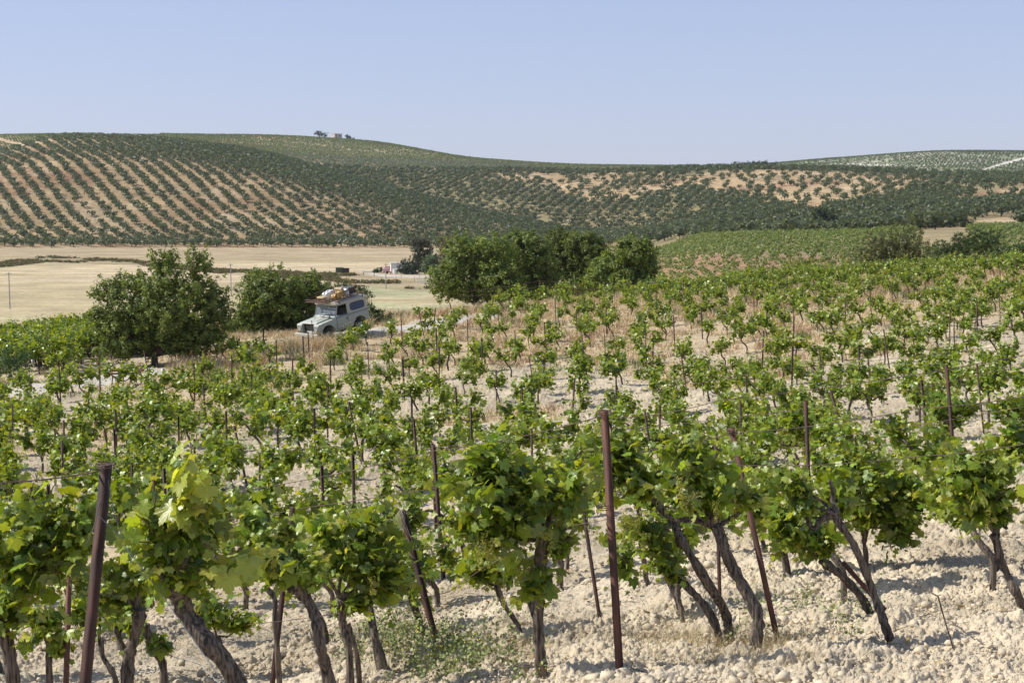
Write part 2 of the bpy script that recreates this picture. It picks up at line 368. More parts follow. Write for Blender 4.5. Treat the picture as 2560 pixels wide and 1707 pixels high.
cw2 = np.concatenate([-np.geomspace(1.6, .5, 16), np.linspace(-.49, .49, 300), np.geomspace(.5, 1.6, 16)])
SPARSE = [(1690, 446), (1780, 430), (1920, 424), (2120, 432), (2290, 444), (2360, 456), (2330, 472), (2180, 500), (2060, 528), (1960, 520), (1880, 492), (1740, 472)]
MIDS = [(1180, 436), (1400, 426), (1680, 432), (1720, 470), (1600, 492), (1480, 505), (1370, 470)]
TANDIAG = [(1850, 585), (1905, 560), (2040, 523), (2070, 527), (1960, 555), (1890, 582)]
RTAN = [(2330, 500), (2600, 462), (2600, 490), (2400, 512)]
RTAN2 = [(2400, 556), (2620, 530), (2620, 556), (2500, 572), (2400, 580)]
def far_zone(x, y, z):
    """0 field, 1 left orchard, 2 central orchard, 3 back vineyard, 4 pale right hill, 5 olive rows, 6 green vineyard right, 7 right orchard"""
    px, py = proj(x, y, z); u = x / y
    lim = np.interp(px, [-600, 1200, 1500, 1620, 1800, 2100, 2400, 3000], [603, 603, 566, 500, 395, 345, 330, 325])
    crest = np.interp(px, [-600, 0, 150, 300, 600, 900, 1200, 1500], [1000, 1010, 1030, 1030, 1000, 935, 835, 740])
    zn = np.zeros(np.shape(x), int)
    hill = y > lim; zn[hill] = 2
    zn[hill & (y < crest + 25) & (px < 1560)] = 1
    f7 = np.interp(px, [-600, 0, 300, 600, 900, 1200, 1500, 1800, 2100, 2400, 3000], [1030, 1040, 1060, 1090, 1130, 1130, 1115, 1060, 1010, 960, 960])
    zn[(y > f7)] = 5; zn[(y > f7 + np.interp(px, [-600, 500, 900, 1300, 1600, 3000], [0, 30, 130, 260, 60, 30]))] = 3
    zn[(y > 1120) & (px > 1850)] = 4
    zn[(zn == 2) & (px > 1740) & (py > np.interp(px, [1740, 1860, 2050, 2180, 2350, 2600], [590, 572, 530, 500, 470, 436]))] = 7
    zn[(y <= lim) & (px > 1560) & (y > 175)] = 6
    return zn, px, py
def far_col(x, y, z):
    zn, px, py = far_zone(x, y, z); n = fbm(x * .02, y * .02, 41, 4); n2 = fbm(x * .08, y * .08, 43, 3); n3 = fbm(x * .012, y * .05, 47, 3)
    c = mixc((0.53, 0.425, 0.265), (0.43, 0.355, 0.20), sstep(.4, .7, n3))
    # greener patch in the field behind the vehicle and near the hedge
    g = sstep(.45, .6, n2) * ((py > 715) & (py < 775) & (px > 900)); c = mixc(c, (0.34, 0.35, 0.19), g * .7)
    g = sstep(775, 830, py) * (px < 900); c = mixc(c, (0.30, 0.31, 0.17), g * sstep(.35, .6, n2) * .8)
    c = mixc(c, (0.37, 0.29, 0.17), ((y > 470) & (y < 640)) * .8)                 # ploughed headland under the hill
    strip = np.abs(py - np.interp(px, [-200, 0, 120, 330, 560, 800, 1000, 1150], [666, 662, 648, 656, 680, 690, 706, 712])) < np.interp(px, [0, 300, 560, 800, 1000, 1150], [9, 7, 6, 12, 20, 14])
    c = mixc(c, (0.22, 0.17, 0.09), (strip & (zn == 0)) * .45)
    c = mixc(c, (0.46, 0.42, 0.36), ((np.abs(py - np.interp(px, [850, 960, 1150], [668, 690, 694])) < 2.5) & (px > 900) & (px < 1200)) * 1.0)
    soil = mixc((0.42, 0.30, 0.165), (0.34, 0.205, 0.115), sstep(.48, .72, n)); soil = mixc(soil, (0.48, 0.38, 0.24), sstep(.55, .7, n2) * .6)
    for k in (1, 2, 7): c[zn == k] = soil[zn == k]
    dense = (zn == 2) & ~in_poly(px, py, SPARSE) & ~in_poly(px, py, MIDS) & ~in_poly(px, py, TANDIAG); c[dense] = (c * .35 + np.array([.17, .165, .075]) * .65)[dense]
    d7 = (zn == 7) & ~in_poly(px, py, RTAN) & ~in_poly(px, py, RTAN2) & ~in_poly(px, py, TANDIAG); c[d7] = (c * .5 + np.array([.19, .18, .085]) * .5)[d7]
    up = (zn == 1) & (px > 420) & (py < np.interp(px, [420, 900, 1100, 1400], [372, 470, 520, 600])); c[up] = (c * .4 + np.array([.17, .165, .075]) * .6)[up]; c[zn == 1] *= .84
    m = zn == 3; c[m] = mixc((0.36, 0.30, 0.17), (0.40, 0.25, 0.14), sstep(.5, .7, n))[m]
    m = zn == 5; c[m] = mixc((0.36, 0.30, 0.19), (0.42, 0.33, 0.2), n)[m]
    m = zn == 4; pale = mixc((0.25, 0.26, 0.16), (0.40, 0.38, 0.29), sstep(.45, .66, n))
    rd = np.abs(py - np.interp(px, [2440, 2500, 2560, 2700], [432, 412, 396, 372])) < 2.3; pale[rd & (px > 2440)] = (.66, .62, .53)
    rd = np.abs(py - np.interp(px, [2060, 2160, 2300, 2420], [404, 412, 414, 408])) < 1.5; pale[rd & (px > 2120) & (px < 2440)] = (.66, .60, .52)
    c[m] = pale[m]
    m = zn == 6; red = mixc((0.30, 0.24, 0.13), (0.31, 0.19, 0.11), sstep(628, 652, py + (n2 - .5) * 30)); c[m] = red[m]
    m = (y > 1250) & (px < 170) & (py < 352); c[m] = (0.5, 0.38, 0.22)
    pth = (np.abs(py - np.interp(px, [0, 60, 120], [350, 365, 352])) < 4) & (px < 130) & (y > 700); c[pth] = (0.52, 0.36, 0.22)
    bare = in_poly(px, py, [(185, 500), (270, 505), (300, 560), (200, 560)]); c = mixc(c, (0.50, 0.42, 0.28), bare * .22)
    return c * (.9 + .2 * n2)[..., None]
def land(name, r0, m, hi):
    V2, Y2 = np.meshgrid(cw2, r0); X2 = V2 * (Y2 + 10); Z2 = zbase(X2, Y2) if hi else zg(X2, Y2)
    me = mesh_np(name, np.stack([X2, Y2, Z2], -1).reshape(-1, 3), grid_faces(*X2.shape), m, col=far_col(X2, Y2, Z2).reshape(-1, 3), smooth=True)
    tag(link(name, me), kind='structure')
land('field', np.concatenate([[117.0], np.geomspace(118.5, 600, 420)]), M['field'], False)
land('hills', np.concatenate([np.geomspace(600, 1700, 420), np.geomspace(1720, 9000, 30)]), M['hill'], True)

# ---------------------------------------------------------------- leaves
def polar_leaf(pts, ring=False, droop=.25, fold=.10, seed=0):
    r0 = random.Random(seed); P = []
    for a, r in pts: P.append((a, r))
    full = P + [(-a, r) for a, r in reversed(P) if 0 < a < 180]
    out = []
    for a, r in full:
        th = R(a); z = -droop * r * r + fold * abs(math.sin(th)) * r + .05 * math.sin(4 * th + seed) * r + r0.uniform(-.03, .03)
        out.append((r * math.sin(th), r * math.cos(th), z))
    V = [(0, 0, 0)] + out; k = len(out); F = []
    if ring:
        V += [(x * .5, y * .5, z * .35 + .035) for x, y, z in out]
        for i in range(k):
            j = (i + 1) % k; F += [(0, 1 + k + j, 1 + k + i), (1 + k + i, 1 + k + j, 1 + j), (1 + k + i, 1 + j, 1 + i)]
    else:
        for i in range(k): F.append((0, 1 + (i + 1) % k, 1 + i))
    return np.array(V), np.array(F)
HI = [(0, 1.0), (7, .86), (11, .90), (17, .74), (22, .76), (30, .60), (37, .72), (43, .72), (50, .93), (57, .80), (62, .84), (71, .68), (79, .56),
      (88, .64), (96, .62), (110, .77), (118, .66), (126, .68), (138, .55), (150, .56), (160, .42), (170, .22)]
MID = [(0, 1.0), (16, .74), (30, .58), (48, .92), (66, .70), (80, .56), (106, .78), (132, .62), (155, .5), (172, .2)]
LOW = [(0, 1.0), (32, .66), (55, .88), (105, .72), (150, .55)]
L_HI = [polar_leaf(HI, True, d, f, s) for s, (d, f) in enumerate([(.30, .16), (.12, .26), (.42, .05), (.05, .10)])]
L_HN = [polar_leaf(HI, False, d, f, s) for s, (d, f) in enumerate([(.30, .16), (.12, .26), (.42, .05)])]
L_MID = [polar_leaf(MID, False, d, f, s) for s, (d, f) in enumerate([(.30, .16), (.10, .28), (.42, .02)])]
L_LOW = [polar_leaf(LOW, False, d, f, s) for s, (d, f) in enumerate([(.35, .2), (.1, .3)])]
def norm(a): return a / (np.linalg.norm(a, axis=-1, keepdims=True) + 1e-9)
def place(temps, P, N, D, size, col, rg):
    """instance leaf templates: position, normal, tip direction, size, colour -> V, F, C"""
    N = norm(N); D = norm(D - N * (D * N).sum(1, keepdims=True)); X = np.cross(D, N)
    which = rg.integers(0, len(temps), len(P)); Vs = []; Fs = []; Cs = []; off = 0
    for w, (tv, tf) in enumerate(temps):
        k = np.nonzero(which == w)[0]
        if not len(k): continue
        wv = tv[None, :, :] * size[k, None, None]
        V = P[k, None] + wv[..., :1] * X[k, None] + wv[..., 1:2] * D[k, None] + wv[..., 2:] * N[k, None]
        F = tf[None] + (np.arange(len(k)) * len(tv))[:, None, None] + off
        Vs.append(V.reshape(-1, 3)); Fs.append(F.reshape(-1, 3)); Cs.append(np.repeat(col[k], len(tv), 0)); off += len(k) * len(tv)
    return np.concatenate(Vs), np.concatenate(Fs), np.concatenate(Cs)
def leaf_cols(n, young, rg, dark=1.0):
    """mature dark green to young yellow green, chosen per leaf"""
    a = np.array([0.052, 0.094, 0.009]) * dark; b = np.array([0.215, 0.302, 0.022]); c = np.array([0.40, 0.45, 0.10])
    t = rg.random(n)[:, None]; col = a * (1 - t) + b * t; y = np.clip(young, 0, 1)[:, None]
    return (col * (1 - y) + c * y) * rg.uniform(.78, 1.25, (n, 1)) * (1 + rg.normal(0, .06, (n, 3)))
def shoot(rg, p0, p1, sag=.1, n=8):
    t = np.linspace(0, 1, n)[:, None]; P = p0 + (p1 - p0) * t; L = np.linalg.norm(p1 - p0)
    P[:, 2] += (np.sin(t[:, 0] * math.pi) * sag * L); P += np.sin(t * 3.1 + rg.random() * 6) * rg.normal(0, .04, 3) * L * t; return P
def leaves_on(rg, paths, step, size, petiole, start=.15, young_tip=.6, dark=1.0, young=0.0):
    P = []; N = []; D = []; S_ = []; Y = []
    for Q in paths:
        seg = np.linalg.norm(np.diff(Q, axis=0), axis=1); cum = np.concatenate([[0], np.cumsum(seg)]); L = cum[-1]
        k = max(2, int(L / step)); t = np.clip(np.linspace(start, 1, k) + rg.normal(0, .01, k), 0, 1)
        C = np.stack([np.interp(t * L, cum, Q[:, a]) for a in range(3)], 1)
        ax = norm(np.gradient(Q, axis=0)[np.clip((t * (len(Q) - 1)).astype(int), 0, len(Q) - 1)])
        rnd = norm(rg.normal(0, 1, (k, 3))); side = norm(rnd - ax * (rnd * ax).sum(1, keepdims=True))
        side[:, 2] = side[:, 2] * .6 + .15
        pos = C + side * petiole * rg.uniform(.5, 1.25, (k, 1)); P.append(pos)
        up = np.array([0, 0, 1.0]); o = norm(side)
        N.append(norm(o * rg.uniform(.3, 1.1, (k, 1)) + up * rg.uniform(.1, .9, (k, 1)) + rg.normal(0, .35, (k, 3))))
        D.append(norm(o * .5 - up * rg.uniform(.2, 1.0, (k, 1)) + rg.normal(0, .4, (k, 3))))
        S_.append(size * rg.uniform(.6, 1.15, k) * (1 - .55 * sstep(.72, 1.0, t))); Y.append(young_tip * sstep(.7, 1.0, t) * rg.random(k) + .30 * (rg.random(k) < .22) + young * rg.uniform(.5, 1, k))
    P, N, D, S_, Y = map(np.concatenate, (P, N, D, S_, Y))
    return P, N, D, S_, leaf_cols(len(P), Y, rg, dark)
def trunk_mesh(path, r0, r1, n=10, sub=6, seed=0, arms=()):
    """gnarled tapering trunk with arms; returns an MB"""
    rg = np.random.default_rng(seed); mb = MB()
    for q, (P, a, b) in enumerate([(path, r0, r1)] + list(arms)):
        P = np.asarray(P, float); k = len(P); t = np.linspace(0, k - 1, (k - 1) * sub + 1)
        C = np.stack([pchip(np.arange(k), P[:, c], t) for c in range(3)], 1)
        s = np.linspace(0, 1, len(C)); rad = a + (b - a) * s
        if q == 0: rad = rad * (1 + .35 * np.exp(-s * 14) + .28 * np.exp(-((s - 1) * 7) ** 2)); 
        C = C + np.stack([np.sin(s * 9 + rg.random() * 6), np.cos(s * 7 + rg.random() * 6), 0 * s], 1) * a * .35
        rad = rad * (1 + .13 * rg.normal(0, 1, len(C)).clip(-1.6, 1.6))
        th = np.arange(n) / n * 6.283; wob = 1 + .20 * np.sin(3 * th[None] + s[:, None] * 5 + rg.random() * 6) * .6 + .10 * rg.normal(0, 1, (1, n)) + .05 * rg.normal(0, 1, (len(C), n))
        mb.tube(C, rad, n, True, wob)
    return mb
def mb_mesh(mb, name, mats, smooth=True):
    V = np.concatenate(mb.v); F = []
    if mb.q: F.append(np.array(mb.q))
    if mb.t: F.append(np.array(mb.t))
    return mesh_np(name, V, F, mats, smooth=smooth)
def cluster_mesh(rg, k=5, L=.13):
    """hanging flower clusters: hundreds of tiny buds"""
    V0 = np.array([[1, 0, 0], [-1, 0, 0], [0, 1, 0], [0, -1, 0], [0, 0, 1], [0, 0, -1.]]); F0 = np.array([[0, 2, 4], [2, 1, 4], [1, 3, 4], [3, 0, 4], [2, 0, 5], [1, 2, 5], [3, 1, 5], [0, 3, 5]])
    n = 110; t = rg.random(n); r = .035 * (1 - t * .75); a = rg.random(n) * 6.28; q = np.sqrt(rg.random(n))
    P = np.stack([r * q * np.cos(a), r * q * np.sin(a), -t * L], 1); V = (P[:, None] + V0[None] * rg.uniform(.0025, .0055, (n, 1, 1))).reshape(-1, 3)
    F = (F0[None] + (np.arange(n) * 6)[:, None, None]).reshape(-1, 3); return V, F
def rotz_for(): return 0

# ---------------------------------------------------------------- grapevines modelled one by one in the front rows
FRONT = 'grapevines of the two nearest rows'
VINES = []
def front_vine(label, base, pts, blobs, rad=.045, d=None, n=None, size=.084, clusters=(), hi=True, arms_px=(), seed=0, canes=()):
    """base (px, py) on the ground or at distance d; pts: pixel points of the trunk from base to head; blobs: (px, py, rx, ry) pixel ellipses of foliage"""
    rg = np.random.default_rng(100 + seed)
    B = at(base[0], d) if d else ray_ground(*base); dist = B[1]; k = dist / FPX
    def P3(px, py, dy=0.0): return unproj(px, py, dist + dy)
    rad = rad * .82
    path = [B + np.array([0, 0, -.06])] + [P3(px, py, rg.normal(0, .03)) for px, py in pts]
    loc = B.copy(); path = [p - loc for p in path]
    arms = []; H = path[-1]
    for a in arms_px: arms.append(([H] + [P3(px, py, rg.normal(0, .05)) - loc for px, py in a], rad * .75, rad * .38))
    e = empty('grapevine', loc, label, 'grapevine', FRONT)
    shoots = []; tips = []
    for bx, by, rx, ry in blobs:
        rx, ry = rx * 1.12, ry * 1.12
        c = P3(bx, by) - loc; ax, az = rx * k, ry * k; ay = (ax + az) * .5
        m = int(80 * max(.25, min(2.0, (ax * az) / .07)))
        for _ in range(m):
            v = norm(rg.normal(0, 1, 3)); v[2] = v[2] * .9 + .1; q = rg.uniform(.5, 1.0)
            if rg.random() < .16: q = rg.uniform(1.1, 1.5); v[2] = abs(v[2]) * .9 + .1
            if rg.random() < .07: q = 1.25; v[2] = -abs(v[2])
            p1 = c + v * np.array([ax, ay, az]) * q; p0 = c + (p1 - c) * rg.uniform(-.25, .25) + (H - c) * rg.uniform(0, .25)
            shoots.append(shoot(rg, p0, p1, .12, 6))
        if np.linalg.norm(c - H) > .18: arms.append(([H, (H * .6 + c * .4) + rg.normal(0, .03, 3), c], rad * .5, rad * .22))
    for cpts in canes: shoots.append(np.array([P3(px, py, rg.normal(0, .04)) - loc for px, py in cpts]))
    link('trunk', mb_mesh(trunk_mesh(path, rad, rad * .82, 14 if hi else 9, 8, seed, arms), 'trunk', M['bark']), e)
    P, N, D, S_, C = leaves_on(rg, shoots, .058 if hi else .07, size, .045, .05, .65)
    if canes:
        Lc = [np.array([P3(px, py, -.12) - loc for px, py in c]) for c in canes]; X_ = leaves_on(rg, Lc, .040, size * 1.12, .055, .15, .3, 1.0, .85)
        P, N, D, S_, C = [np.concatenate([a_, b_]) for a_, b_ in zip((P, N, D, S_, C), X_)]
    V, F, C = place(L_HI if hi and dist < 10.2 else L_HN if hi else L_MID, P, N, D, S_, C, rg)
    link('foliage', mesh_np('foliage', V, F, M['vleaf'], col=C), e)
    cm = MB()
    for s in shoots[::3]: cm.tube(s[::2] if len(s) > 4 else s, [.006, .005, .003][:len(s[::2])] if len(s[::2]) == 3 else .004, 4, False)
    link('canes', mb_mesh(cm, 'canes', M['cane']), e)
    for cx, cy in clusters:
        V, F = cluster_mesh(rg, 0, rg.uniform(.11, .19)); o = link('flower_cluster', mesh_np('flower_cluster', V, F, M['flower']), e, P3(cx, cy, -.25) - loc)
    VINES.append((loc[0], loc[1])); return e
fv = front_vine
fv('leafy grapevine cut off by the left edge of the picture, nearest the rusty corner post', (70, 1850), [(35, 1700), (0, 1560), (-10, 1490)],
   [(60, 1400, 120, 160), (150, 1330, 70, 110), (0, 1520, 80, 90), (210, 1340, 60, 110)], .055, 8.7, seed=1, clusters=[(185, 1440)])
fv('small low grapevine under the left-edge vine with a thin short trunk', (140, 1735), [(122, 1640), (110, 1570)], [(110, 1560, 80, 60), (150, 1620, 35, 40)], .032, 10.5, seed=2)
fv('largest grapevine beside the rusty corner post, with a thick leaning dark trunk', (640, 1830), [(590, 1700), (520, 1600), (450, 1520), (430, 1460)],
   [(410, 1370, 100, 120), (500, 1330, 80, 110), (380, 1290, 60, 80), (470, 1450, 120, 60)], .062, 7.6, seed=3, size=.088,
   canes=[[(470, 1330), (480, 1240), (475, 1170), (480, 1110)], [(460, 1340), (510, 1250), (520, 1180)], [(500, 1430), (580, 1440), (640, 1420), (700, 1380)], [(520, 1420), (600, 1400), (660, 1390)], [(470, 1350), (440, 1240), (460, 1150)]])
fv('straight-trunked grapevine standing just right of the rusty corner post', (300, 1790), [(315, 1690), (338, 1600), (345, 1520)], [(330, 1440, 75, 75), (270, 1500, 40, 50)], .050, 9.0, seed=4, hi=True)
fv('thin slanting grapevine trunk low behind the corner post', (292, 1740), [(286, 1704), (262, 1640), (248, 1600)], [(215, 1530, 70, 60)], .030, 10.6, seed=5, hi=False)
fv('grapevine with a small leaf tuft halfway up its leaning trunk', (425, 1750), [(410, 1690), (385, 1620), (366, 1560)], [(330, 1560, 45, 40), (398, 1618, 20, 24)], .038, 9.8, seed=6)
fv('short grapevine trunk just right of the thick leaning trunk', (600, 1690), [(585, 1665), (560, 1620), (542, 1590)], [(540, 1540, 70, 60), (600, 1560, 50, 40)], .032, seed=7, hi=False)
fv('grapevine with a bowed shaggy trunk right of the leaning steel stake', (845, 1760), [(825, 1690), (795, 1590), (770, 1510), (730, 1462)],
   [(690, 1430, 75, 70), (630, 1330, 60, 60), (760, 1430, 60, 60)], .045, 9.6, seed=8, canes=[[(700, 1440), (660, 1400), (610, 1390), (560, 1420)], [(720, 1420), (690, 1370), (650, 1370)]])
fv('full grapevine with dark trunk at the bottom centre above the yellow-flowered weeds', (880, 1690), [(868, 1620), (858, 1550), (850, 1495)],
   [(870, 1400, 90, 90), (960, 1440, 75, 100), (830, 1340, 70, 55), (930, 1330, 70, 60), (900, 1510, 60, 40)], .042, 10.8, seed=9, clusters=[(930, 1440)])
fv('slim grapevine trunk leaning out of the yellow-flowered weeds', (900, 1665), [(888, 1610), (868, 1560)], [(850, 1520, 30, 25)], .026, 11.6, seed=10, hi=False)
fv('tall bushy grapevine on a thick upright trunk at the bottom middle of the picture', (1350, 1695), [(1348, 1600), (1356, 1480), (1352, 1400), (1360, 1335)],
   [(1215, 1230, 100, 110), (1230, 1150, 70, 70), (1320, 1250, 100, 90), (1260, 1330, 100, 80), (1420, 1240, 70, 90), (1180, 1330, 60, 70), (1400, 1370, 60, 60), (1345, 1470, 60, 70)], .050, seed=11,
   clusters=[(1210, 1330), (1230, 1350), (1200, 1370), (1375, 1330), (1222, 1372)], arms_px=[[(1310, 1325), (1280, 1320)], [(1400, 1350), (1430, 1345)]], size=.086)
fv('grapevine with a slender leaning trunk left of the thick upright trunk', (1352, 1580), [(1340, 1540), (1310, 1470), (1292, 1414)], [(1250, 1440, 60, 50), (1200, 1420, 50, 60)], .040, seed=12, clusters=[(1245, 1460)])
fv('small grapevine leaning left of the bushy vine in front', (1312, 1600), [(1290, 1560), (1262, 1510), (1238, 1465)], [(1200, 1430, 70, 55)], .030, seed=13, hi=False, clusters=[(1260, 1490)])
fv('grapevine whose curved trunk bends left into a dark arm by the tallest stake', (1885, 1640), [(1893, 1560), (1850, 1450), (1820, 1385), (1785, 1315)],
   [(1760, 1200, 90, 90), (1700, 1140, 60, 70), (1795, 1250, 60, 62), (1700, 1240, 60, 50), (1880, 1240, 42, 45)], .050, seed=14, arms_px=[[(1735, 1300), (1690, 1300)]], clusters=[(1705, 1210), (1735, 1230), (1715, 1240), (1790, 1250), (1700, 1190)])
fv('grapevine with a leaning trunk parallel to the long curved trunk', (1830, 1595), [(1820, 1553), (1761, 1448), (1703, 1343), (1680, 1301)],
   [(1600, 1210, 75, 70), (1530, 1170, 60, 80), (1560, 1120, 50, 50), (1620, 1330, 60, 40)], .044, seed=15, clusters=[(1560, 1270), (1585, 1300), (1570, 1290), (1610, 1330), (1595, 1285), (1560, 1300)])
fv('low grapevine hanging its leaves near the ground between two leaning trunks', (1805, 1600), [(1795, 1582), (1750, 1500), (1703, 1448)], [(1660, 1410, 45, 50), (1690, 1440, 30, 40), (1640, 1350, 40, 40)], .040, seed=16)
fv('short upright grapevine stump behind the low hanging leaves', (1707, 1565), [(1700, 1510), (1690, 1455)], [(1650, 1380, 40, 40)], .034, seed=17, hi=False)
fv('short grapevine trunk just right of the rusty centre post', (1622, 1460), [(1612, 1420), (1602, 1372)], [(1580, 1330, 45, 45)], .036, seed=18, hi=False)
fv('grapevine with a bare contorted grey arm reaching left above its long thin trunk', (2236, 1608), [(2215, 1560), (2178, 1477), (2128, 1352), (2090, 1285)],
   [(2000, 1260, 45, 60), (1960, 1200, 55, 40)], .038, seed=19, arms_px=[[(2050, 1300), (2030, 1320), (2010, 1280), (1990, 1275)], [(2082, 1240), (2076, 1200)]])
fv('low grapevine with dark leaning trunk pressed against the fallen steel stake', (2185, 1545), [(2170, 1510), (2111, 1448), (2055, 1398)], [(1990, 1340, 75, 65), (2060, 1370, 60, 50), (1950, 1290, 50, 60)], .050, seed=20)
fv('wide grapevine trailing down to the soil right of the bare contorted arm', (2166, 1425), [(2164, 1380), (2160, 1320)],
   [(2150, 1190, 85, 90), (2190, 1290, 80, 60), (2250, 1330, 60, 60), (2270, 1240, 70, 60), (2100, 1260, 50, 60)], .036, seed=21, clusters=[(2185, 1200), (2190, 1225)])
fv('grapevine with a leaning trunk at the right edge of the picture, nearest the camera there', (2570, 1520), [(2545, 1480), (2513, 1427), (2490, 1335)],
   [(2440, 1260, 90, 80), (2480, 1180, 70, 80), (2400, 1190, 60, 60), (2500, 1280, 40, 50)], .042, seed=22, clusters=[(2470, 1270)], arms_px=[[(2500, 1300), (2515, 1320)]])
fv('grapevine with a short slanting trunk just behind the right-edge vine', (2505, 1425), [(2480, 1390), (2434, 1335)], [(2390, 1290, 60, 50), (2360, 1230, 60, 60)], .042, seed=23)
fv('grapevine with a dark diagonal trunk beside the slim upright stake', (2085, 1225), [(2060, 1175), (2023, 1113)], [(1990, 1070, 70, 60), (2050, 1060, 50, 50)], .055, seed=24, hi=False)
fv('small grapevine filling the gap between the two leaning stakes at lower left', (700, 1560), [(690, 1520), (670, 1470)], [(640, 1250, 60, 50), (720, 1330, 50, 50)], .03, 12.0, seed=25, hi=False)

# ---------------------------------------------------------------- steel stakes
def stake(top, base, w, mat='rust', label=None, light=False, prof='U', name='vineyard_stake', group='rusty steel stakes of the vineyard'):
    """channel-section steel stake from base to top (world points)"""
    top = np.array(top, float); base = np.array(base, float); ax = top - base; L = np.linalg.norm(ax); t = w * .16
    if prof == 'U': pr = [(-w / 2, -w * .38), (w / 2, -w * .38), (w / 2, w * .38), (w / 2 - t, w * .38), (w / 2 - t, -w * .38 + t), (-w / 2 + t, -w * .38 + t), (-w / 2 + t, w * .38), (-w / 2, w * .38)]
    mb = MB(); k = len(pr); V = [(a, b, z) for z in (0, L) for a, b in pr]
    mb.add(V, [(i, (i + 1) % k, (i + 1) % k + k, i + k) for i in range(k)] + [(k + 0, k + 1, k + 4, k + 5), (k + 1, k + 2, k + 3, k + 4), (k + 5, k + 6, k + 7, k + 0)])
    o = link(name, mb_mesh(mb, name, M[mat], False)); q = Vector(ax).to_track_quat('Z', 'Y')
    yaw = random.uniform(-.5, .5)
    o.rotation_mode = 'QUATERNION'; o.rotation_quaternion = q @ Euler((0, 0, yaw)).to_quaternion(); o.location = base
    return tag(o, label, 'stake', group)
def fstake(label, tp, bp, d, w, dtop=0, mat='rust'):
    b = unproj(bp[0], bp[1], d); g = float(zg(b[0], b[1])); t = unproj(tp[0], tp[1], d + dtop); ax = t - b
    b2 = b + ax * ((g - .25 - b[2]) / ax[2]); return stake(t, b2, w, mat, label), t
S1, t1 = fstake('thickest rusty stake, the corner post at lower left with wire wound round its top', (266, 1160), (205, 1790), 7.7, .058)
S2, t2 = fstake('tallest reddish stake right of the bushy vine, at the bottom middle', (1511, 1027), (1548, 1655), 9.7, .055, mat='rustlight')
S3, t3 = fstake('dark slanting stake right of the big left vine, running off the bottom edge', (731, 1268), (680, 1716), 12.5, .062)
S4, t4 = fstake('dark stake leaning left with dry string hanging from its top', (1006, 1276), (1095, 1620), 13.6, .056)
S5, t5 = fstake('dark leaning stake between the upright trunk and the tallest stake', (1452, 1235), (1503, 1570), 13.6, .046)
S6, t6 = fstake('reddish leaning stake with wire round its top, right of the centre vines', (1828, 1070), (1942, 1590), 11.3, .060, mat='rustlight')
S7, t7 = fstake('slim dark upright stake in front of the dark diagonal trunk', (2014, 1002), (2023, 1240), 17.5, .052)
S8, t8 = fstake('thin dark stake standing left of the reddish leaning stake', (1789, 1093), (1798, 1440), 13.8, .042)
S9, t9 = fstake('dark upright stake behind the right-hand bushy vines', (2366, 912), (2388, 1180), 20.5, .055)
S10, t10 = fstake('rusty stake fallen against the low vine trunk at lower right', (2108, 1406), (2216, 1528), 11.6, .050, mat='rustlight')
S11, t11 = fstake('thin reddish stake just left of the thick corner post', (177, 1310), (165, 1712), 10.4, .034, mat='rustlight')
S12, t12 = fstake('dark upright stake standing left of the tall bushy vine', (1083, 1112), (1102, 1356), 19.5, .052)
# string on the stake
rg = np.random.default_rng(5); sm = MB()
for _ in range(14):
    a = rg.normal(0, .02, 3); P = [np.array([0, 0, .0]) + a, a * 2 + np.array([rg.normal(0, .03), -.03, -.10]), a + np.array([rg.normal(0, .05), -.03, -.26 - rg.random() * .15])]; sm.tube(P, .0025, 4, False)
o = link('baling_string', mb_mesh(sm, 'baling_string', simple('straw string', (.45, .42, .28), None, .8)), loc=t4); tag(o, 'frayed pale string hanging from the top of a leaning stake', 'string')
STK = """74 937 2;147 916 5;249 922 3;360 876 17;485 907 2;579 891 1;629 929 2;508 962 8;671 867 6;757 841 4;731 896 2;825 894 3;819 966 0;786 1020 2;658 819 2;779 801 8;
565 1028 4;585 1064 40;486 1097 4;446 1039 4;289 1024 3;285 1072 10;159 1050 2;155 1101 2;31 1010 0;24 1079 1;75 1203 34;121 1211 6;329 1156 3;384 1181 2;410 1170 8;649 1134 0;804 1163 10;
1002 787 4;1007 890 5;904 929 6;919 855 4;1005 897 7;1099 866 -2;1090 819 3;1047 776 16;1089 770 -8;1124 756 16;1168 798 3;1204 845 2;1246 776 2;1287 826 3;1313 754 5;1251 720 2;
1360 805 8;1322 888 18;1240 924 3;1304 971 10;1388 747 2;1441 772 2;1459 866 -14;1437 946 -10;1511 834 5;1515 765 3;1584 711 1;1614 817 1;1683 787 5;1443 707 1;1540 942 0;1649 1014 2;1612 1027 30;
1139 967 6;1177 1018 4;1029 994 2;1034 1047 16;1081 1108 10;1329 1072 3;872 1004 33;882 1135 6;1702 880 19;1708 700 2;1752 767 5;1985 790 -2;1982 865 -3;1909 827 -4;2209 823 19;2048 869 11;2146 865 8;
1865 938 8;1884 723 2;1819 739 2;2175 723 4;2230 704 4;2375 773 -1;2385 796 2;2498 723 3;2551 706 2;2123 652 1;2161 649 1;2307 651 0;2391 632 2;2437 632 1;2284 685 2;2442 754 1;1866 675 1;1968 689 1;
2065 666 0;2442 911 20;2303 949 23;2113 750 2;2023 670 1;2207 647 1;1851 1003 3;2077 976 59;770 830 4;690 850 3;1640 735 2;1780 690 2;1930 668 1;2500 655 2;2540 640 1;1350 700 1;1560 705 1"""
stops = []
dgrid = np.linspace(14, 108, 1900)
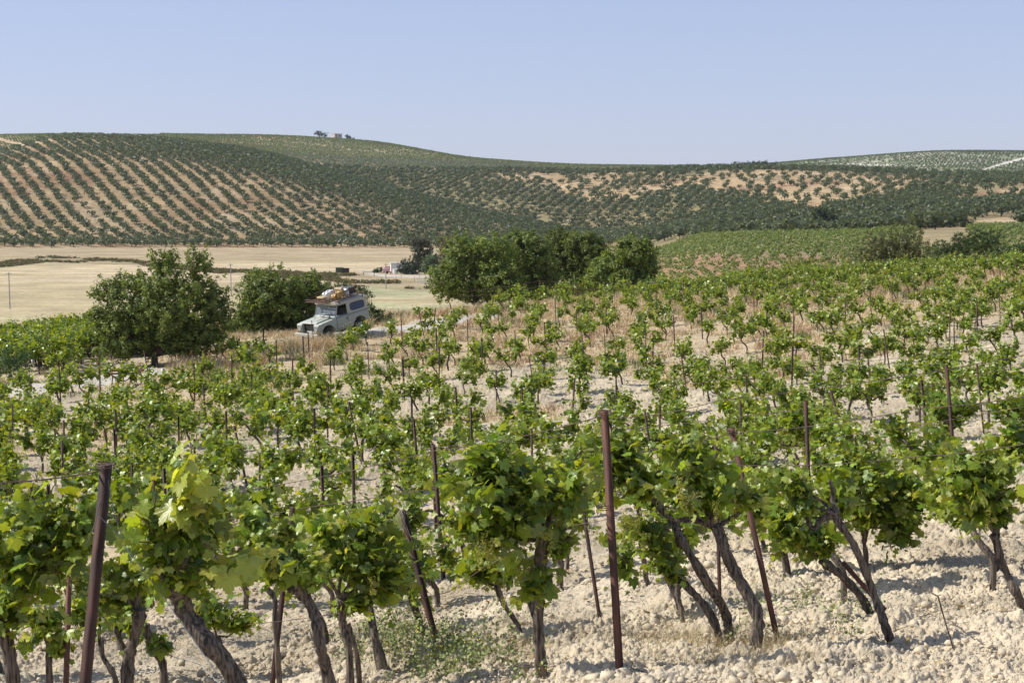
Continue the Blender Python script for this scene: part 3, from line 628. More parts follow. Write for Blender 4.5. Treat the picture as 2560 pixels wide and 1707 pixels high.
for it in STK.replace('\n', '').split(';'):
    px, py, lean = map(float, it.split()); u = (px - 1280) / FPX; H = 1.5
    t = t_of(py); uu = (px - 1280) / FPX * (CT - t * ST); g = zg(uu * dgrid, dgrid) + H
    below = np.nonzero(t * dgrid - g < 0)[0]
    d = dgrid[below[0]] if len(below) else 100.0
    if d < 15: d = 15.5
    T = np.array([uu * d, d, t * d]); b = at(px + lean, d - abs(lean) * .004); b[2] -= .15
    if T[2] - b[2] > 2.3 or T[2] - b[2] < 1.0: T[2] = b[2] + 1.65
    stops.append((px, py, d)); side = ('at the left' if px < 850 else 'in the middle' if px < 1700 else 'at the right') 
    STN = globals().setdefault('STN', {}); lab = (f'leaning dark stake among the vines {side}' if abs(lean) > 12 else f'thin dark stake {"on the far rim" if d > 80 else "below the vehicle" if d > 50 else "in the middle rows" if d > 28 else "behind the nearest vines"} {side}')
    STN.setdefault(lab, []).append((px, stake(T, b, .045 if d < 60 else .05, 'rust', lab)))

for lab, L in STN.items():
    L.sort(key=lambda a: a[0])
    if len(L) > 1:
        for q, (px, o) in enumerate(L): o['label'] = lab + ', ' + 'first second third fourth fifth sixth seventh eighth ninth tenth eleventh twelfth thirteenth fourteenth fifteenth sixteenth seventeenth eighteenth nineteenth twentieth'.split()[min(q, 19)] + ' from left'
# ---------------------------------------------------------------- trellis wires of the near rows
def wire(pts, r=.0028, label='', mat='wire', sag=.03, tw=False):
    P = []
    for a, b in zip(pts[:-1], pts[1:]):
        a = np.array(a); b = np.array(b)
        for t in np.linspace(0, 1, 14)[:-1]: P.append(a + (b - a) * t - np.array([0, 0, sag * 4 * t * (1 - t)]))
    P.append(np.array(pts[-1])); m = MB(); m.tube(P, r, 4, False); o = link('trellis_wire', mb_mesh(m, 'trellis_wire', M[mat]))
    return tag(o, label, 'wire', 'trellis wires of the near rows')
dn = lambda p, z: np.array(p) - np.array([0, 0, z])
U = unproj
wire([U(-150, 1205, 7.35), dn(t1, .03)], .004, 'rusty twisted wire running from the corner post top to the left edge')
wire([dn(t1, .04), dn(t1, .20) + [-.03, -.04, 0], U(216, 1360, 7.45)], .0022, 'thin rusty wire hanging down the left side of the corner post')
wire([dn(t1, .03), dn(t1, .25) + [.05, -.05, 0], U(330, 1395, 7.55)], .002, 'pale wire hanging from the corner post top over its right face', 'galv')
wire([U(243, 1285, 7.55), U(280, 1320, 7.55), U(400, 1480, 7.45), U(560, 1707, 7.15), U(600, 1760, 7.05)], .0022, 'galvanised guy wire slanting from the corner post to the ground', 'galv', 0)
wire([U(430, 1640, 8.5), U(500, 1660, 8.4), U(560, 1720, 8.2)], .002, 'galvanised wire end lying low beside the thick leaning trunk', 'galv', 0)
wire([dn(t3, .02), dn(t6, .05)], .0035, 'top wire strung between the slanting stake and the reddish leaning stake')
wire([U(-100, 1360, 14.5), dn(t3, .03)], .003, 'top wire running left from the slanting stake')
wire([dn(t3, .35), dn(t4, .40), dn(t6, .55)], .003, 'middle wire of the second row')
wire([dn(t3, .62), dn(t4, .66)], .003, 'lower wire between the two slanting stakes')
wire([U(600, 1226, 15.5), U(1086, 1127, 12.5), dn(t2, .03)], .0035, 'top wire climbing to the tallest reddish stake')
wire([dn(t2, .42), U(1120, 1480, 10.6), U(620, 1560, 11.5)], .003, 'middle wire passing behind the bushy vine')
wire([dn(t2, .05), U(1800, 1000, 9.0), U(2700, 860, 8.3)], .0025, 'top wire leaving the tallest stake to the right')
wire([dn(t6, .04), U(2300, 1020, 10.4), U(2700, 960, 9.7)], .003, 'top wire leaving the reddish leaning stake to the right')
wire([dn(t6, .30), U(2300, 1140, 10.6), U(2700, 1080, 9.9)], .003, 'middle wire right of the reddish leaning stake')
wire([dn(t12, .03), dn(t7, .10), U(2700, 880, 14.5)], .003, 'top wire of the third row')
wire([dn(t12, .40), dn(t8, .30), dn(t7, .50), U(2700, 990, 14.8)], .003, 'middle wire of the third row')
wire([U(-100, 1480, 17), U(600, 1380, 16), dn(t12, .5)], .003, 'middle wire of the third row at the left')
wire([U(700, 1130, 25), U(1060, 1065, 23.5), dn(t7, .0) + [0, 2.4, .1], U(2700, 840, 18)], .003, 'top wire of the fourth row')
wire([U(1150, 728, 84), U(1350, 702, 86), U(1560, 707, 88), U(1720, 700, 90)], .012, 'upper fence wire in front of the dark grove', 'wire', .1)
wire([U(1150, 742, 84), U(1350, 716, 86), U(1560, 720, 88), U(1720, 712, 90)], .012, 'lower fence wire in front of the dark grove', 'wire', .1)
for q, (P, d) in enumerate([((266, 1172), 7.7), ((1511, 1038), 9.7), ((1511, 1275), 9.7), ((1830, 1085), 11.3)]):
    m = MB(); c = U(P[0], P[1], d); th = np.linspace(0, 6.283 * 3, 40); m.tube(np.stack([c[0] + .048 * np.cos(th), c[1] + .044 * np.sin(th), c[2] + th * .0022], 1), .0028, 4, False)
    tag(link('wire_tie', mb_mesh(m, 'wire_tie', M['wire'])), ['wire tie wound round the corner post top', 'wire tie near the top of the tallest stake', 'wire tie low on the tallest stake', 'wire tie at the top of the reddish leaning stake'][q], 'wire tie')

# ---------------------------------------------------------------- grapevine copies for the rows behind
def vine_parts(seed, lod):
    rg = np.random.default_rng(500 + seed); lean = rg.uniform(-.42, .05); hh = rg.uniform(.46, .64)
    H = np.array([lean, rg.normal(0, .06), hh]); path = [(0, 0, -.12), (lean * .3 + rg.normal(0, .03), rg.normal(0, .03), hh * .38), (lean * .7 + rg.normal(0, .03), rg.normal(0, .03), hh * .75), H]
    arms = []; shoots = []; na = rg.integers(2, 4) if rg.random() < .8 else 1
    for a in range(na):
        sx = (-1 if a % 2 else 1) * rg.uniform(.12, .34); E = H + np.array([sx, rg.normal(0, .12), rg.uniform(-.02, .24)]); mid = (H + E) / 2 + rg.normal(0, .05, 3)
        arms.append(([H, mid, E], .024, .012)); m = int(rg.integers(20, 31)) if lod < 2 else 17; ct = E + np.array([0, 0, .10]); sz = rg.uniform(.27, .43)
        for _ in range(m):
            v = norm(rg.normal(0, 1, 3)); p1 = ct + v * np.array([sz * .95, sz * .9, sz * 1.2]) * rg.uniform(.6, 1.1); shoots.append(shoot(rg, E + (p1 - E) * rg.uniform(0, .3), p1, .15, 5))
    for _ in range(12):
        v = norm(rg.normal(0, 1, 3)); shoots.append(shoot(rg, H, H + np.array([0, 0, .12]) + v * [.32, .26, .30] * rg.uniform(.7, 1.2), .15, 5))
    if rg.random() < .7: shoots.append(shoot(rg, H, H + np.array([rg.normal(0, .15), rg.normal(0, .1), rg.uniform(.45, .7)]), .0, 6))
    if rg.random() < .5: shoots.append(shoot(rg, E, E + np.array([rg.choice([-1, 1]) * rg.uniform(.35, .6), 0, rg.uniform(-.1, .15)]), .2, 6))
    tm = mb_mesh(trunk_mesh(path,   .032, .025, 7 if lod == 0 else 5, 3, seed, arms), 'trunk', M['bark'])
    P, N, D, S_, C = leaves_on(rg, shoots, (.062, .070, .085)[lod], (.080, .084, .100)[lod], .05, .0, .55)
    V, F, C = place((L_MID, L_LOW, L_LOW)[lod], P, N, D, S_, C, rg)
    return tm, (V, F, C)
protos = {0: [], 1: []}
for lod, cnt in ((0, 16), (1, 18)):
    for s in range(cnt):
        tm, (V, F, C) = vine_parts(s + lod * 50, lod); protos[lod].append((tm, mesh_np('foliage', V, F, M['mleaf'], col=C)))
tiny = [vine_parts(200 + s, 2) for s in range(10)]
rdir = np.array([-.93, .36]); rdir /= np.linalg.norm(rdir); ndir = np.array([.36, .93]); ndir /= np.linalg.norm(ndir)
cand = []
rg = np.random.default_rng(12)
TREES_XY = [tuple(at(385, 62)[:2])]
for k in range(0, 48):
    off = 11.5 + 2.2 * k
    for j in range(-45, 46):
        if rg.random() < 0: continue
        p = ndir * off + rdir * (j * 1.42 + (k % 2) * .5) + rg.normal(0, .13, 2); x, y = p
        if y < 11.5 or y > 106: continue
        z = float(zg(x, y)); px, py = proj(x, y, z)
        if px < -260 or px > 2820: continue
        if min([math.hypot(x - a, y - b) for a, b in VINES] + [9]) < .75: continue
        u = rg.random()
        miss = np.interp(y, [12, 20, 32, 45, 60, 80, 100], [.10, .12, .18, .30, .38, .34, .06])
        miss *= .72 if (px < 900 or y < 50) else 1.15
        if px < 900 and y < 56: miss *= .25
        if fbm(np.array([x * .22]), np.array([y * .22]), 91, 3)[0] > .60: miss += .22
        # land that carries no vines: track, grass bank, tree and vehicle
        if track_dist(np.array([x]), np.array([y]))[0] < 1.7: continue
        if px < 560 and 58 < y < 66: continue
        if px < 470 and y > 81: continue
        if 480 < px < 850 and y > 68.5: continue
        if 240 < px < 470 and 55 < y < 80: continue
        if 560 < px < 870 and y > 62 and u < .25: continue
        if math.hypot(x - CAR[0], y - CAR[1]) < 2.9 or (640 < px < 1010 and y > 70.5): continue
        if 840 < px < 1120 and y > 76: continue
        if 680 < px < 815 and y > 60: continue
        if 850 < px < 1250 and y > 86: continue
        if 1120 < px < 1640 and y > 99: continue
        if px < 470 and y > 66: miss = .04
        if px > 1640 and y > 92: miss = .06
        if u < miss: continue
        cand.append((y, x, z, px, py, k))
for k in range(14):
    for j in range(70):
        d_ = 63.5 + k * 1.35 + rg.normal(0, .2); px_ = -120 + j * 9.4 + rg.normal(0, 3); x, y = at(px_, d_)[:2]
        if px_ > 500 - (k % 3) * 30 or (px_ > 215 and d_ < 69.5) or rg.random() < .52 or (px_ < 120 and d_ < 65): continue
        z = float(zg(x, y)); cand.append((y, x, z, *proj(x, y, z), 60 + k))
cand.sort(); print('vines', len(cand))
NIND = 300 - len(VINES)
ORD = 'first second third fourth fifth sixth seventh eighth ninth tenth eleventh twelfth thirteenth fourteenth fifteenth sixteenth seventeenth eighteenth nineteenth twentieth'.split()
def ordn(n):
    if n < 20: return ORD[n]
    t, o = divmod(n + 1, 10); w = {2: 'twenty', 3: 'thirty', 4: 'forty', 5: 'fifty'}.get(t, 'sixty'); return {'twenty': 'twentieth', 'thirty': 'thirtieth', 'forty': 'fortieth', 'fifty': 'fiftieth', 'sixty': 'sixtieth'}[w] if o == 0 else w + '-' + ORD[o - 1]
def vine_label(y, px):
    side = 'left' if px < 560 else 'centre left' if px < 1000 else 'centre' if px < 1450 else 'centre right' if px < 1950 else 'right'
    row = 'just behind the two nearest rows' if y < 19 else 'in the dense rows behind the nearest stakes' if y < 27 else 'in the lower middle rows of the slope' if y < 37 else 'in the middle of the slope' if y < 48 else 'in the thinner rows below the parked vehicle'
    st = 'bushy green grapevine' if y < 30 else 'small green grapevine'
    return f'{st} {row}, {side} of the picture', f'grapevines {row}, {side}'
rest = []
chosen = [c for c in cand if -120 <= c[3] <= 2680][:NIND]; rank = {}
for kk_, k in enumerate(sorted(set(c[5] for c in chosen))):
    for q, c in enumerate(sorted([c for c in chosen if c[5] == k], key=lambda c: c[3])): rank[c[:2]] = (kk_, q)
for i, (y, x, z, px, py, kk) in enumerate(cand):
    if px < -120 or px > 2680: 
        rest.append((x, y, z)); continue
    if NIND <= 0: rest.append((x, y, z)); continue
    NIND -= 1; tm, fm = protos[0 if y < 30 else 1][rg.integers(0, 16)]; k_, q_ = rank[(y, x)]
    s = rg.uniform(.85, 1.2) * (1.12 if px < 1000 and y < 56 else 1) * (1.1 if y < 24 else 1.22 if (px < 470 and y > 66) else 1.02); l, g = vine_label(y, px)
    e = bpy.data.objects.new('grapevine', None); COL.objects.link(e); e.location = (x, y, z); e.rotation_euler = (0, 0, rg.normal(0, .35) - .35); e.scale = (s * rg.uniform(.9, 1.15), s, s)
    l = f"{'bushy' if len(fm.polygons) > 3200 or (y >= 30 and len(fm.polygons) > 1700) else 'sparse'} green grapevine, {ordn(q_)} from the left in the {ordn(k_)} row behind the front vines"
    tag(e, l, 'grapevine', g)
    for nm, m_ in (('trunk', tm), ('foliage', fm)):
        o = bpy.data.objects.new(nm, m_); COL.objects.link(o); o.parent = e
def merge(insts, sets):
    """insts: (x, y, z, scale, rot, which); sets: list of (V, F, C)"""
    Vs = []; Fs = []; Cs = []; n = 0; I = np.array(insts, float)
    for w, (V, F, C) in enumerate(sets):
        k = I[I[:, 5].astype(int) == w]
        if not len(k): continue
        c, s = np.cos(k[:, 4])[:, None], np.sin(k[:, 4])[:, None]
        X = (V[None, :, 0] * c - V[None, :, 1] * s) * k[:, 3:4] + k[:, 0:1]; Y = (V[None, :, 0] * s + V[None, :, 1] * c) * k[:, 3:4] + k[:, 1:2]; Z = V[None, :, 2] * k[:, 3:4] + k[:, 2:3]
        Vs.append(np.stack([X, Y, Z], -1).reshape(-1, 3)); Fs.append((F[None] + (np.arange(len(k)) * len(V))[:, None, None]).reshape(-1, F.shape[1]) + n)
        Cs.append(np.broadcast_to(C, (len(k),) + C.shape).reshape(-1, 3)); n += len(k) * len(V)
    return np.concatenate(Vs), np.concatenate(Fs), np.concatenate(Cs)
sets = []
for tm, (V, F, C) in tiny:      # foliage and a plain trunk in one set, colour carried per vertex
    tv = np.zeros(len(tm.vertices) * 3, np.float32); tm.vertices.foreach_get('co', tv); tv = tv.reshape(-1, 3)
    tm.calc_loop_triangles(); tf = np.zeros(len(tm.loop_triangles) * 3, np.int32); tm.loop_triangles.foreach_get('vertices', tf); tf = tf.reshape(-1, 3)
    sets.append((np.concatenate([V, tv]), np.concatenate([F, tf + len(V)]), np.concatenate([C, np.tile([.10, .075, .055], (len(tv), 1))])))
ins = [(x, y, z, rg.uniform(.95, 1.25) * (1.2 if y > 92 or (x < -14 and y > 64) else 1), rg.normal(0, .5) - .3, rg.integers(0, 10)) for x, y, z in rest]
V, F, C = merge(ins, sets)
tag(link('distant_grapevines', mesh_np('distant_grapevines', V, F, M['mleaf'], col=C)), 'mass of small green grapevines in the farthest rows along the top of the slope', 'grapevines', kind='stuff')

# ---------------------------------------------------------------- clods, grass, weeds
rg = np.random.default_rng(21)
g = 1.618; ico = []
for a in (-1, 1):
    for b in (-g, g): ico += [(0, a, b), (a, b, 0), (b, 0, a)]
ico = norm(np.array(ico, float)); fi = []
for i in range(12):
    for j in range(i + 1, 12):
        for k in range(j + 1, 12):
            if all(np.linalg.norm(ico[p] - ico[q]) < 1.2 for p, q in ((i, j), (j, k), (i, k))):
                n_ = np.cross(ico[j] - ico[i], ico[k] - ico[i]); fi.append((i, j, k) if n_ @ ico[i] > 0 else (i, k, j))
fi = np.array(fi)
csets = []
for s in range(8):
    v = ico * rg.uniform(.5, 1.2, (12, 1)) * np.array([1.15, .9, .7]) + rg.normal(0, .12, (12, 3)); csets.append((v, fi, np.ones((12, 3))))
N_ = 52000; yy = 6.2 + 26 * rg.random(N_) ** 1.5; uu = rg.uniform(-.44, .44, N_); xx = uu * yy; keep = (grass_mask(xx, yy) < .5) & (fbm(xx * 1.3, yy * 1.3, 61, 3) > .36); xx, yy = xx[keep], yy[keep]
sz = np.clip(.006 * (rg.pareto(2.2, len(xx)) + 1), 0, .045) * np.where(fbm(xx * .9, yy * .9, 66, 2) > .6, 1.5, .9)
V, F, C = merge(np.stack([xx, yy, zg(xx, yy) + sz * .5 + .012, sz, rg.random(len(xx)) * 6.28, rg.integers(0, 8, len(xx))], 1), csets)
cc = near_col(V[:, 0], V[:, 1]) * 1.05
tag(link('soil_clods', mesh_np('soil_clods', V, F, M['clod'], col=cc)), 'loose pale chalky clods and stones strewn over the near soil', 'clods', kind='stuff')

def blades(P, hgt, wid, lean, col, rg, bend=.35):
    n = len(P); a = rg.random(n) * 6.28; dx = np.stack([np.cos(a), np.sin(a), 0 * a], 1); b = rg.random(n) * 6.28
    L = np.stack([np.cos(b), np.sin(b), 0 * b], 1) * lean[:, None]
    up = np.array([0, 0, 1.0]); w = (dx * wid[:, None]); h = hgt[:, None]
    v0 = P - w; v1 = P + w; v2 = P + up * h * .6 + L * h * .45 + w * .6; v3 = P + up * h * .6 + L * h * .45 - w * .6; v4 = P + up * h + L * h * 1.1
    V = np.stack([v0, v1, v2, v3, v4], 1).reshape(-1, 3); o = (np.arange(n) * 5)[:, None]
    F = np.concatenate([np.array([[0, 1, 2]]) + o, np.array([[0, 2, 3]]) + o, np.array([[3, 2, 4]]) + o]); return V, F, np.repeat(col, 5, 0)
def scatter(n, f, ylo, yhi, ul=-.46, uh=.46, pw=1.0):
    y = ylo + (yhi - ylo) * rg.random(n) ** pw; x = rg.uniform(ul, uh, n) * y; k = rg.random(n) < f(x, y); return x[k], y[k]
# dry grass in tufts
x0, y0 = scatter(21000, lambda x, y: grass_mask(x, y) * sstep(.32, .5, fbm(x * .5, y * .5, 72, 3)), 22, 112, pw=.7)
cf = np.array([at(px_, d_)[:2] for px_, d_ in zip(rg.uniform(690, 900, 230), rg.uniform(68.2, 71.0, 230))]); x0 = np.concatenate([x0, cf[:, 0]]); y0 = np.concatenate([y0, cf[:, 1]])
tb = 18; x = np.repeat(x0, tb) + rg.normal(0, .12, len(x0) * tb); y = np.repeat(y0, tb) + rg.normal(0, .12, len(x0) * tb)
th = np.repeat(rg.uniform(.14, .38, len(x0)) * (1 + 1.1 * sstep(74, 86, y0)) * (1 + 1.3 * ((x0 / y0 > -.24) & (x0 / y0 < -.115) & (y0 > 60) & (y0 < 71.5))), tb); z = zg(x, y) - .02
cg = mixc((0.58, 0.44, 0.25), (0.70, 0.57, 0.36), rg.random(len(x))); red = np.repeat(fbm(x0 * .3, y0 * .3, 75, 3) > .58, tb) & (rg.random(len(x)) < .5); cg[red] = (0.42, 0.25, 0.16)
grn = np.repeat(fbm(x0 * .4, y0 * .4, 79, 3) > .64, tb); cg[grn] = (0.19, 0.21, 0.09)
V, F, C = blades(np.stack([x, y, z], 1), th * rg.uniform(.6, 1.2, len(x)), np.full(len(x), .008) + y * .0001, rg.uniform(0, 1.3, len(x)), cg, rg)
tag(link('dry_grass', mesh_np('dry_grass', V, F, M['grass'], col=C)), 'dry straw-coloured grass between the upper vines and on the bank', 'grass', kind='stuff')
# near dry grass and thin stalks among the front trunks
def near_patch(px, py, rx, ry, n):
    P = []
    for _ in range(n):
        c = ray_ground(px + rg.normal(0, rx * .6), min(1760, py + rg.normal(0, ry * .6))); P.append(c)
    return np.array(P)
PT = np.concatenate([near_patch(*a) for a in ((1700, 1600, 130, 60, 150), (1880, 1640, 110, 50, 150), (1290, 1600, 60, 50, 60), (1440, 1570, 50, 30, 30), (1010, 1640, 160, 50, 60), (2000, 1640, 100, 40, 60), (1900, 1500, 60, 60, 20))])
tb = 9; P = np.repeat(PT, tb, 0) + rg.normal(0, 1, (len(PT) * tb, 3)) * [.06, .06, .003]
V, F, C = blades(P, rg.uniform(.04, .17, len(P)), np.full(len(P), .0016), rg.uniform(.2, 1.6, len(P)), mixc((0.50, 0.40, 0.22), (0.36, 0.28, 0.14), rg.random(len(P))), rg)
tag(link('dry_stalks', mesh_np('dry_stalks', V, F, M['grass'], col=C)), 'thin dry straw stalks lying around the feet of the front vines', 'dry grass', kind='stuff')
# green weeds with small yellow flowers
WT = np.concatenate([near_patch(*a) for a in ((1000, 1620, 110, 60, 150), (900, 1600, 60, 60, 40), (1100, 1640, 90, 50, 90), (1180, 1680, 120, 30, 50), (1250, 1560, 40, 60, 10), (1880, 1560, 50, 60, 16), (2140, 1560, 50, 40, 14), (2020, 1520, 60, 30, 12), (1230, 1640, 60, 30, 14), (880, 1480, 30, 40, 10))])
WV = []; WF = []; WC = []; off = 0
for p in WT:
    H = rg.uniform(.10, .34); q = p + np.array([rg.normal(0, .06), rg.normal(0, .06), H]); 
    n = 12; t = rg.random(n)[:, None]; P = p + (q - p) * t + rg.normal(0, .03, (n, 3))
    D = norm(rg.normal(0, 1, (n, 3)) + [0, 0, .5]); Nn = norm(rg.normal(0, 1, (n, 3)) + [0, 0, .6]); col = np.tile([.21, .25, .09], (n, 1)) * rg.uniform(.6, 1.5, (n, 1)); sz_ = np.full(n, .018); k = rg.random(n) < .30 * (t[:, 0] > .5); col[k] = (.62, .56, .04); sz_[k] = .009
    V, F, C = place(L_LOW[:1], P, Nn, D, sz_, col, rg); WV.append(V); WF.append(F + off); WC.append(C); off += len(V)
    V, F, C = blades(np.repeat(p[None], 3, 0), np.full(3, H), np.full(3, .0014), rg.uniform(.0, .5, 3), np.tile([.20, .22, .09], (3, 1)), rg); WV.append(V); WF.append(F + off); WC.append(C); off += len(V)
tag(link('flowering_weeds', mesh_np('flowering_weeds', np.concatenate(WV), np.concatenate(WF), M['grass'], col=np.concatenate(WC))), 'wispy green weeds with tiny yellow flowers at the feet of the front vines', 'weeds', kind='stuff')
PT = np.concatenate([near_patch(1300, 1560, 900, 130, 150), near_patch(2100, 1560, 330, 110, 60), near_patch(700, 1500, 500, 90, 50)]); m = MB()
for p in PT:
    a = rg.random() * 6.28; L = rg.uniform(.06, .28); q = p + np.array([math.cos(a) * L, math.sin(a) * L, 0]); q[2] = float(zg(q[0], q[1])); c_ = (p + q) / 2 + np.array([rg.normal(0, .02), rg.normal(0, .02), rg.uniform(.01, .05)])
    m.tube([p + [0, 0, .03], c_ + [0, 0, .03], q + [0, 0, .03]], [.0035, .003, .0015], 4, False)
tag(link('prunings', mb_mesh(m, 'prunings', M['bark'])), 'short dry vine prunings scattered on the near soil', 'prunings', kind='stuff')
n = 420; P = np.concatenate([near_patch(1300, 1560, 1000, 130, n // 2), near_patch(900, 1400, 900, 120, n // 2)]); P[:, 2] += .035
V, F, C = place(L_LOW, P, norm(rg.normal(0, .6, (n, 3)) + [0, 0, 1]), norm(rg.normal(0, 1, (n, 3))), rg.uniform(.02, .045, n), mixc((.30, .19, .09), (.42, .32, .16), rg.random(n)), rg)
tag(link('leaf_litter', mesh_np('leaf_litter', V, F, M['grass'], col=C)), 'dry brown fallen leaves lying on the near soil', 'leaf litter', kind='stuff')
# low green ground weeds patches in the middle of the slope
x0, y0 = scatter(2600, lambda x, y: sstep(.58, .66, fbm(x * .35 + 4, y * .35, 95, 3)) * .9, 20, 70)
n = 16; P = np.stack([np.repeat(x0, n) + rg.normal(0, .16, len(x0) * n), np.repeat(y0, n) + rg.normal(0, .16, len(x0) * n)], 1); z = zg(P[:, 0], P[:, 1]) + rg.random(len(P)) * .12
V, F, C = place(L_LOW[:1], np.column_stack([P, z]), norm(rg.normal(0, 1, (len(P), 3)) + [0, 0, 1]), norm(rg.normal(0, 1, (len(P), 3))), np.full(len(P), .035), np.tile([.13, .15, .07], (len(P), 1)) * rg.uniform(.6, 1.5, (len(P), 1)), rg)
tag(link('low_weeds', mesh_np('low_weeds', V, F, M['mleaf'], col=C)), 'low grey-green weeds creeping over the soil between the middle rows', 'weeds', kind='stuff')
# dry canes lying on the soil
for lab, pts, d in (('long bent dry cane standing out of the soil at lower right', [(2254, 1437), (2300, 1465), (2345, 1490), (2365, 1560), (2383, 1625)], None), ('short grey twig lying among the stones at the bottom right', [(2120, 1682), (2180, 1660), (2200, 1655)], None)):
    P = [ray_ground(*pts[-1])] ; dd = P[0][1]; P = [unproj(a, b, dd + (1.2 if i == 0 else .5 if i == 1 else 0)) for i, (a, b) in enumerate(pts)]; P = [np.array([p[0], p[1], max(p[2], float(zg(p[0], p[1])) + .015)]) for p in P]
    t = np.linspace(0, len(P) - 1, 24); Q = np.stack([pchip(np.arange(len(P)), np.array(P)[:, c], t) for c in range(3)], 1); m = MB(); m.tube(Q, .006, 5); tag(link('dry_cane', mb_mesh(m, 'dry_cane', M['bark'])), lab, 'cane')

# ---------------------------------------------------------------- trees
def make_tree(name, label, cat, base, lobes, trunk_h=.9, tr=.12, nleaf=9000, leaf=.075, cols=((.035, .075, .016), (.085, .135, .03)), seed=0, group=None, stems=4, shell=.75, mat='tleaf', aspect=.5, sprigs=26):
    """lobes: (dx, dy, dz, rx, ry, rz) in metres from the base"""
    rg = np.random.default_rng(900 + seed); e = empty(name, base, label, cat, group); lobes = np.array(lobes, float)
    mb = MB(); J = np.array([0, 0, trunk_h])
    mb.tube([(0, 0, -.3), (rg.normal(0, .03), 0, trunk_h * .5), J], [tr * 1.25, tr, tr * .9], 8)
    for i in range(len(lobes)):
        c = lobes[i, :3]; m = (J + c) / 2 + rg.normal(0, .15, 3) * np.linalg.norm(c - J) * .4; mb.tube([J * .9, m, c, c + (c - m) * .4], [tr * .6, tr * .4, tr * .22, tr * .08], 6)
        for _ in range(stems):
            v = norm(rg.normal(0, 1, 3)) * lobes[i, 3:] * .85; mb.tube([m * .4 + c * .6, c + v * .5, c + v], [tr * .2, tr * .12, tr * .04], 4)
    link('trunk', mb_mesh(mb, 'trunk', M['tbark']), e)
    vol = lobes[:, 3] * lobes[:, 4] * lobes[:, 5]; area = vol ** (2 / 3); cnt = (nleaf * area / area.sum()).astype(int); P = []; O = []; T = []
    for L, c in zip(lobes, cnt):
        ns = max(3, c // sprigs); v = norm(rg.normal(0, 1, (ns, 3))); q = shell + (1.12 - shell) * rg.random((ns, 1)) ** .8
        lump = .62 + .85 * fbm(v[:, 0] * 2.6 + seed + L[0], v[:, 1] * 2.6 + v[:, 2] * 2.1 + L[2], 7, 3)[:, None]
        q = np.where(rg.random((ns, 1)) < .10, q * 1.22, q); cen = L[:3] + v * L[3:] * q * lump; inner = rg.random((ns, 1)) < .28; cen = np.where(inner, L[:3] + (cen - L[:3]) * rg.uniform(.3, .8, (ns, 1)), cen)
        tw = norm(v * .6 + rg.normal(0, .5, (ns, 3)) + [0, 0, .45]); ln = leaf * rg.uniform(2.2, 5.0, (ns, 1))
        t = rg.random((ns, sprigs, 1)); pp = cen[:, None] + tw[:, None] * ln[:, None] * (t - .4) + rg.normal(0, leaf * .9, (ns, sprigs, 3))
        P.append(pp.reshape(-1, 3)); O.append(np.repeat(v, sprigs, 0)); T.append(np.repeat(rg.random(ns), sprigs))
    P = np.concatenate(P); O = np.concatenate(O); T = np.concatenate(T)
    k = P[:, 2] > .12; P, O, T = P[k], O[k], T[k]; n = len(P)
    N = norm(O * 1.0 + rg.normal(0, .65, (n, 3)) + [0, 0, .4]); D = norm(rg.normal(0, 1, (n, 3)) + O * .5); s = leaf * rg.uniform(.7, 1.3, n)
    D = norm(D - N * (D * N).sum(1, keepdims=True)); X = np.cross(D, N); s = s[:, None]
    V = np.stack([P - D * s, P + X * s * aspect + N * s * .15, P + D * s, P - X * s * aspect + N * s * .15], 1).reshape(-1, 3)
    o = (np.arange(n) * 4)[:, None]; F = np.concatenate([np.array([[0, 1, 2]]) + o, np.array([[0, 2, 3]]) + o])
    a, b = np.array(cols[0]), np.array(cols[1]); w = np.clip(T * .8 + rg.normal(0, .18, n), 0, 1)[:, None]; C = (a * (1 - w) + b * w) * rg.uniform(.8, 1.2, (n, 1))
    link('crown', mesh_np('crown', V, F, M[mat], col=np.repeat(C, 4, 0)), e); return e
def lobes_px(base, d, L):
    """ellipses read off the photo become solid lobes at the tree's distance: (px, py, rx, ry[, depth offset])"""
    k = d / FPX; out = []
    for i, l in enumerate(L):
        p = unproj(l[0], l[1], d) - base; dy = l[4] if len(l) > 4 else [0, -.5, .5, .2, -.2][i % 5] * l[2] * k; out.append((p[0], dy, p[2], l[2] * k, (l[2] + l[3]) * .5 * k * .95, l[3] * k))
    return out
b = at(388, 66); make_tree('almond_tree', 'large round-crowned green tree at the left, standing alone above the vines', 'tree', b,
    lobes_px(b, 66, [(405, 655, 36, 34), (498, 662, 30, 38), (330, 712, 42, 32), (265, 728, 40, 28), (255, 790, 35, 30), (350, 780, 80, 70), (450, 760, 85, 75), (520, 745, 45, 50), (540, 790, 40, 45), (330, 840, 70, 50), (430, 840, 75, 45), (505, 835, 55, 40), (290, 850, 45, 35), (405, 725, 70, 55), (285, 880, 40, 22), (480, 870, 60, 25)]),
      .55, .16, 44000, .074, ((.090, .130, .026), (.25, .285, .065)), 1, sprigs=24, shell=.62)
b = at(690, 81.5); make_tree('round_bush', 'large rounded green bush behind the parked vehicle', 'bush', b,
    lobes_px(b, 81.5, [(660, 715, 50, 38), (690, 740, 70, 55), (640, 770, 50, 45), (735, 740, 45, 40), (780, 715, 28, 30), (775, 760, 45, 50), (620, 805, 55, 34), (700, 812, 75, 40), (775, 800, 45, 40), (660, 822, 60, 22), (800, 750, 28, 35)]),
    .35, .12, 40000, .085, ((.085, .125, .024), (.23, .27, .055)), 2, shell=.62)
b = at(860, 100); make_tree('low_bush', 'low bush showing above and behind the roof rack', 'bush', b, lobes_px(b, 100, [(840, 730, 40, 28), (885, 735, 38, 22), (860, 770, 60, 40), (815, 745, 28, 28)]), .3, .08, 7000, .08, ((.05, .085, .02), (.11, .14, .035)), 3)
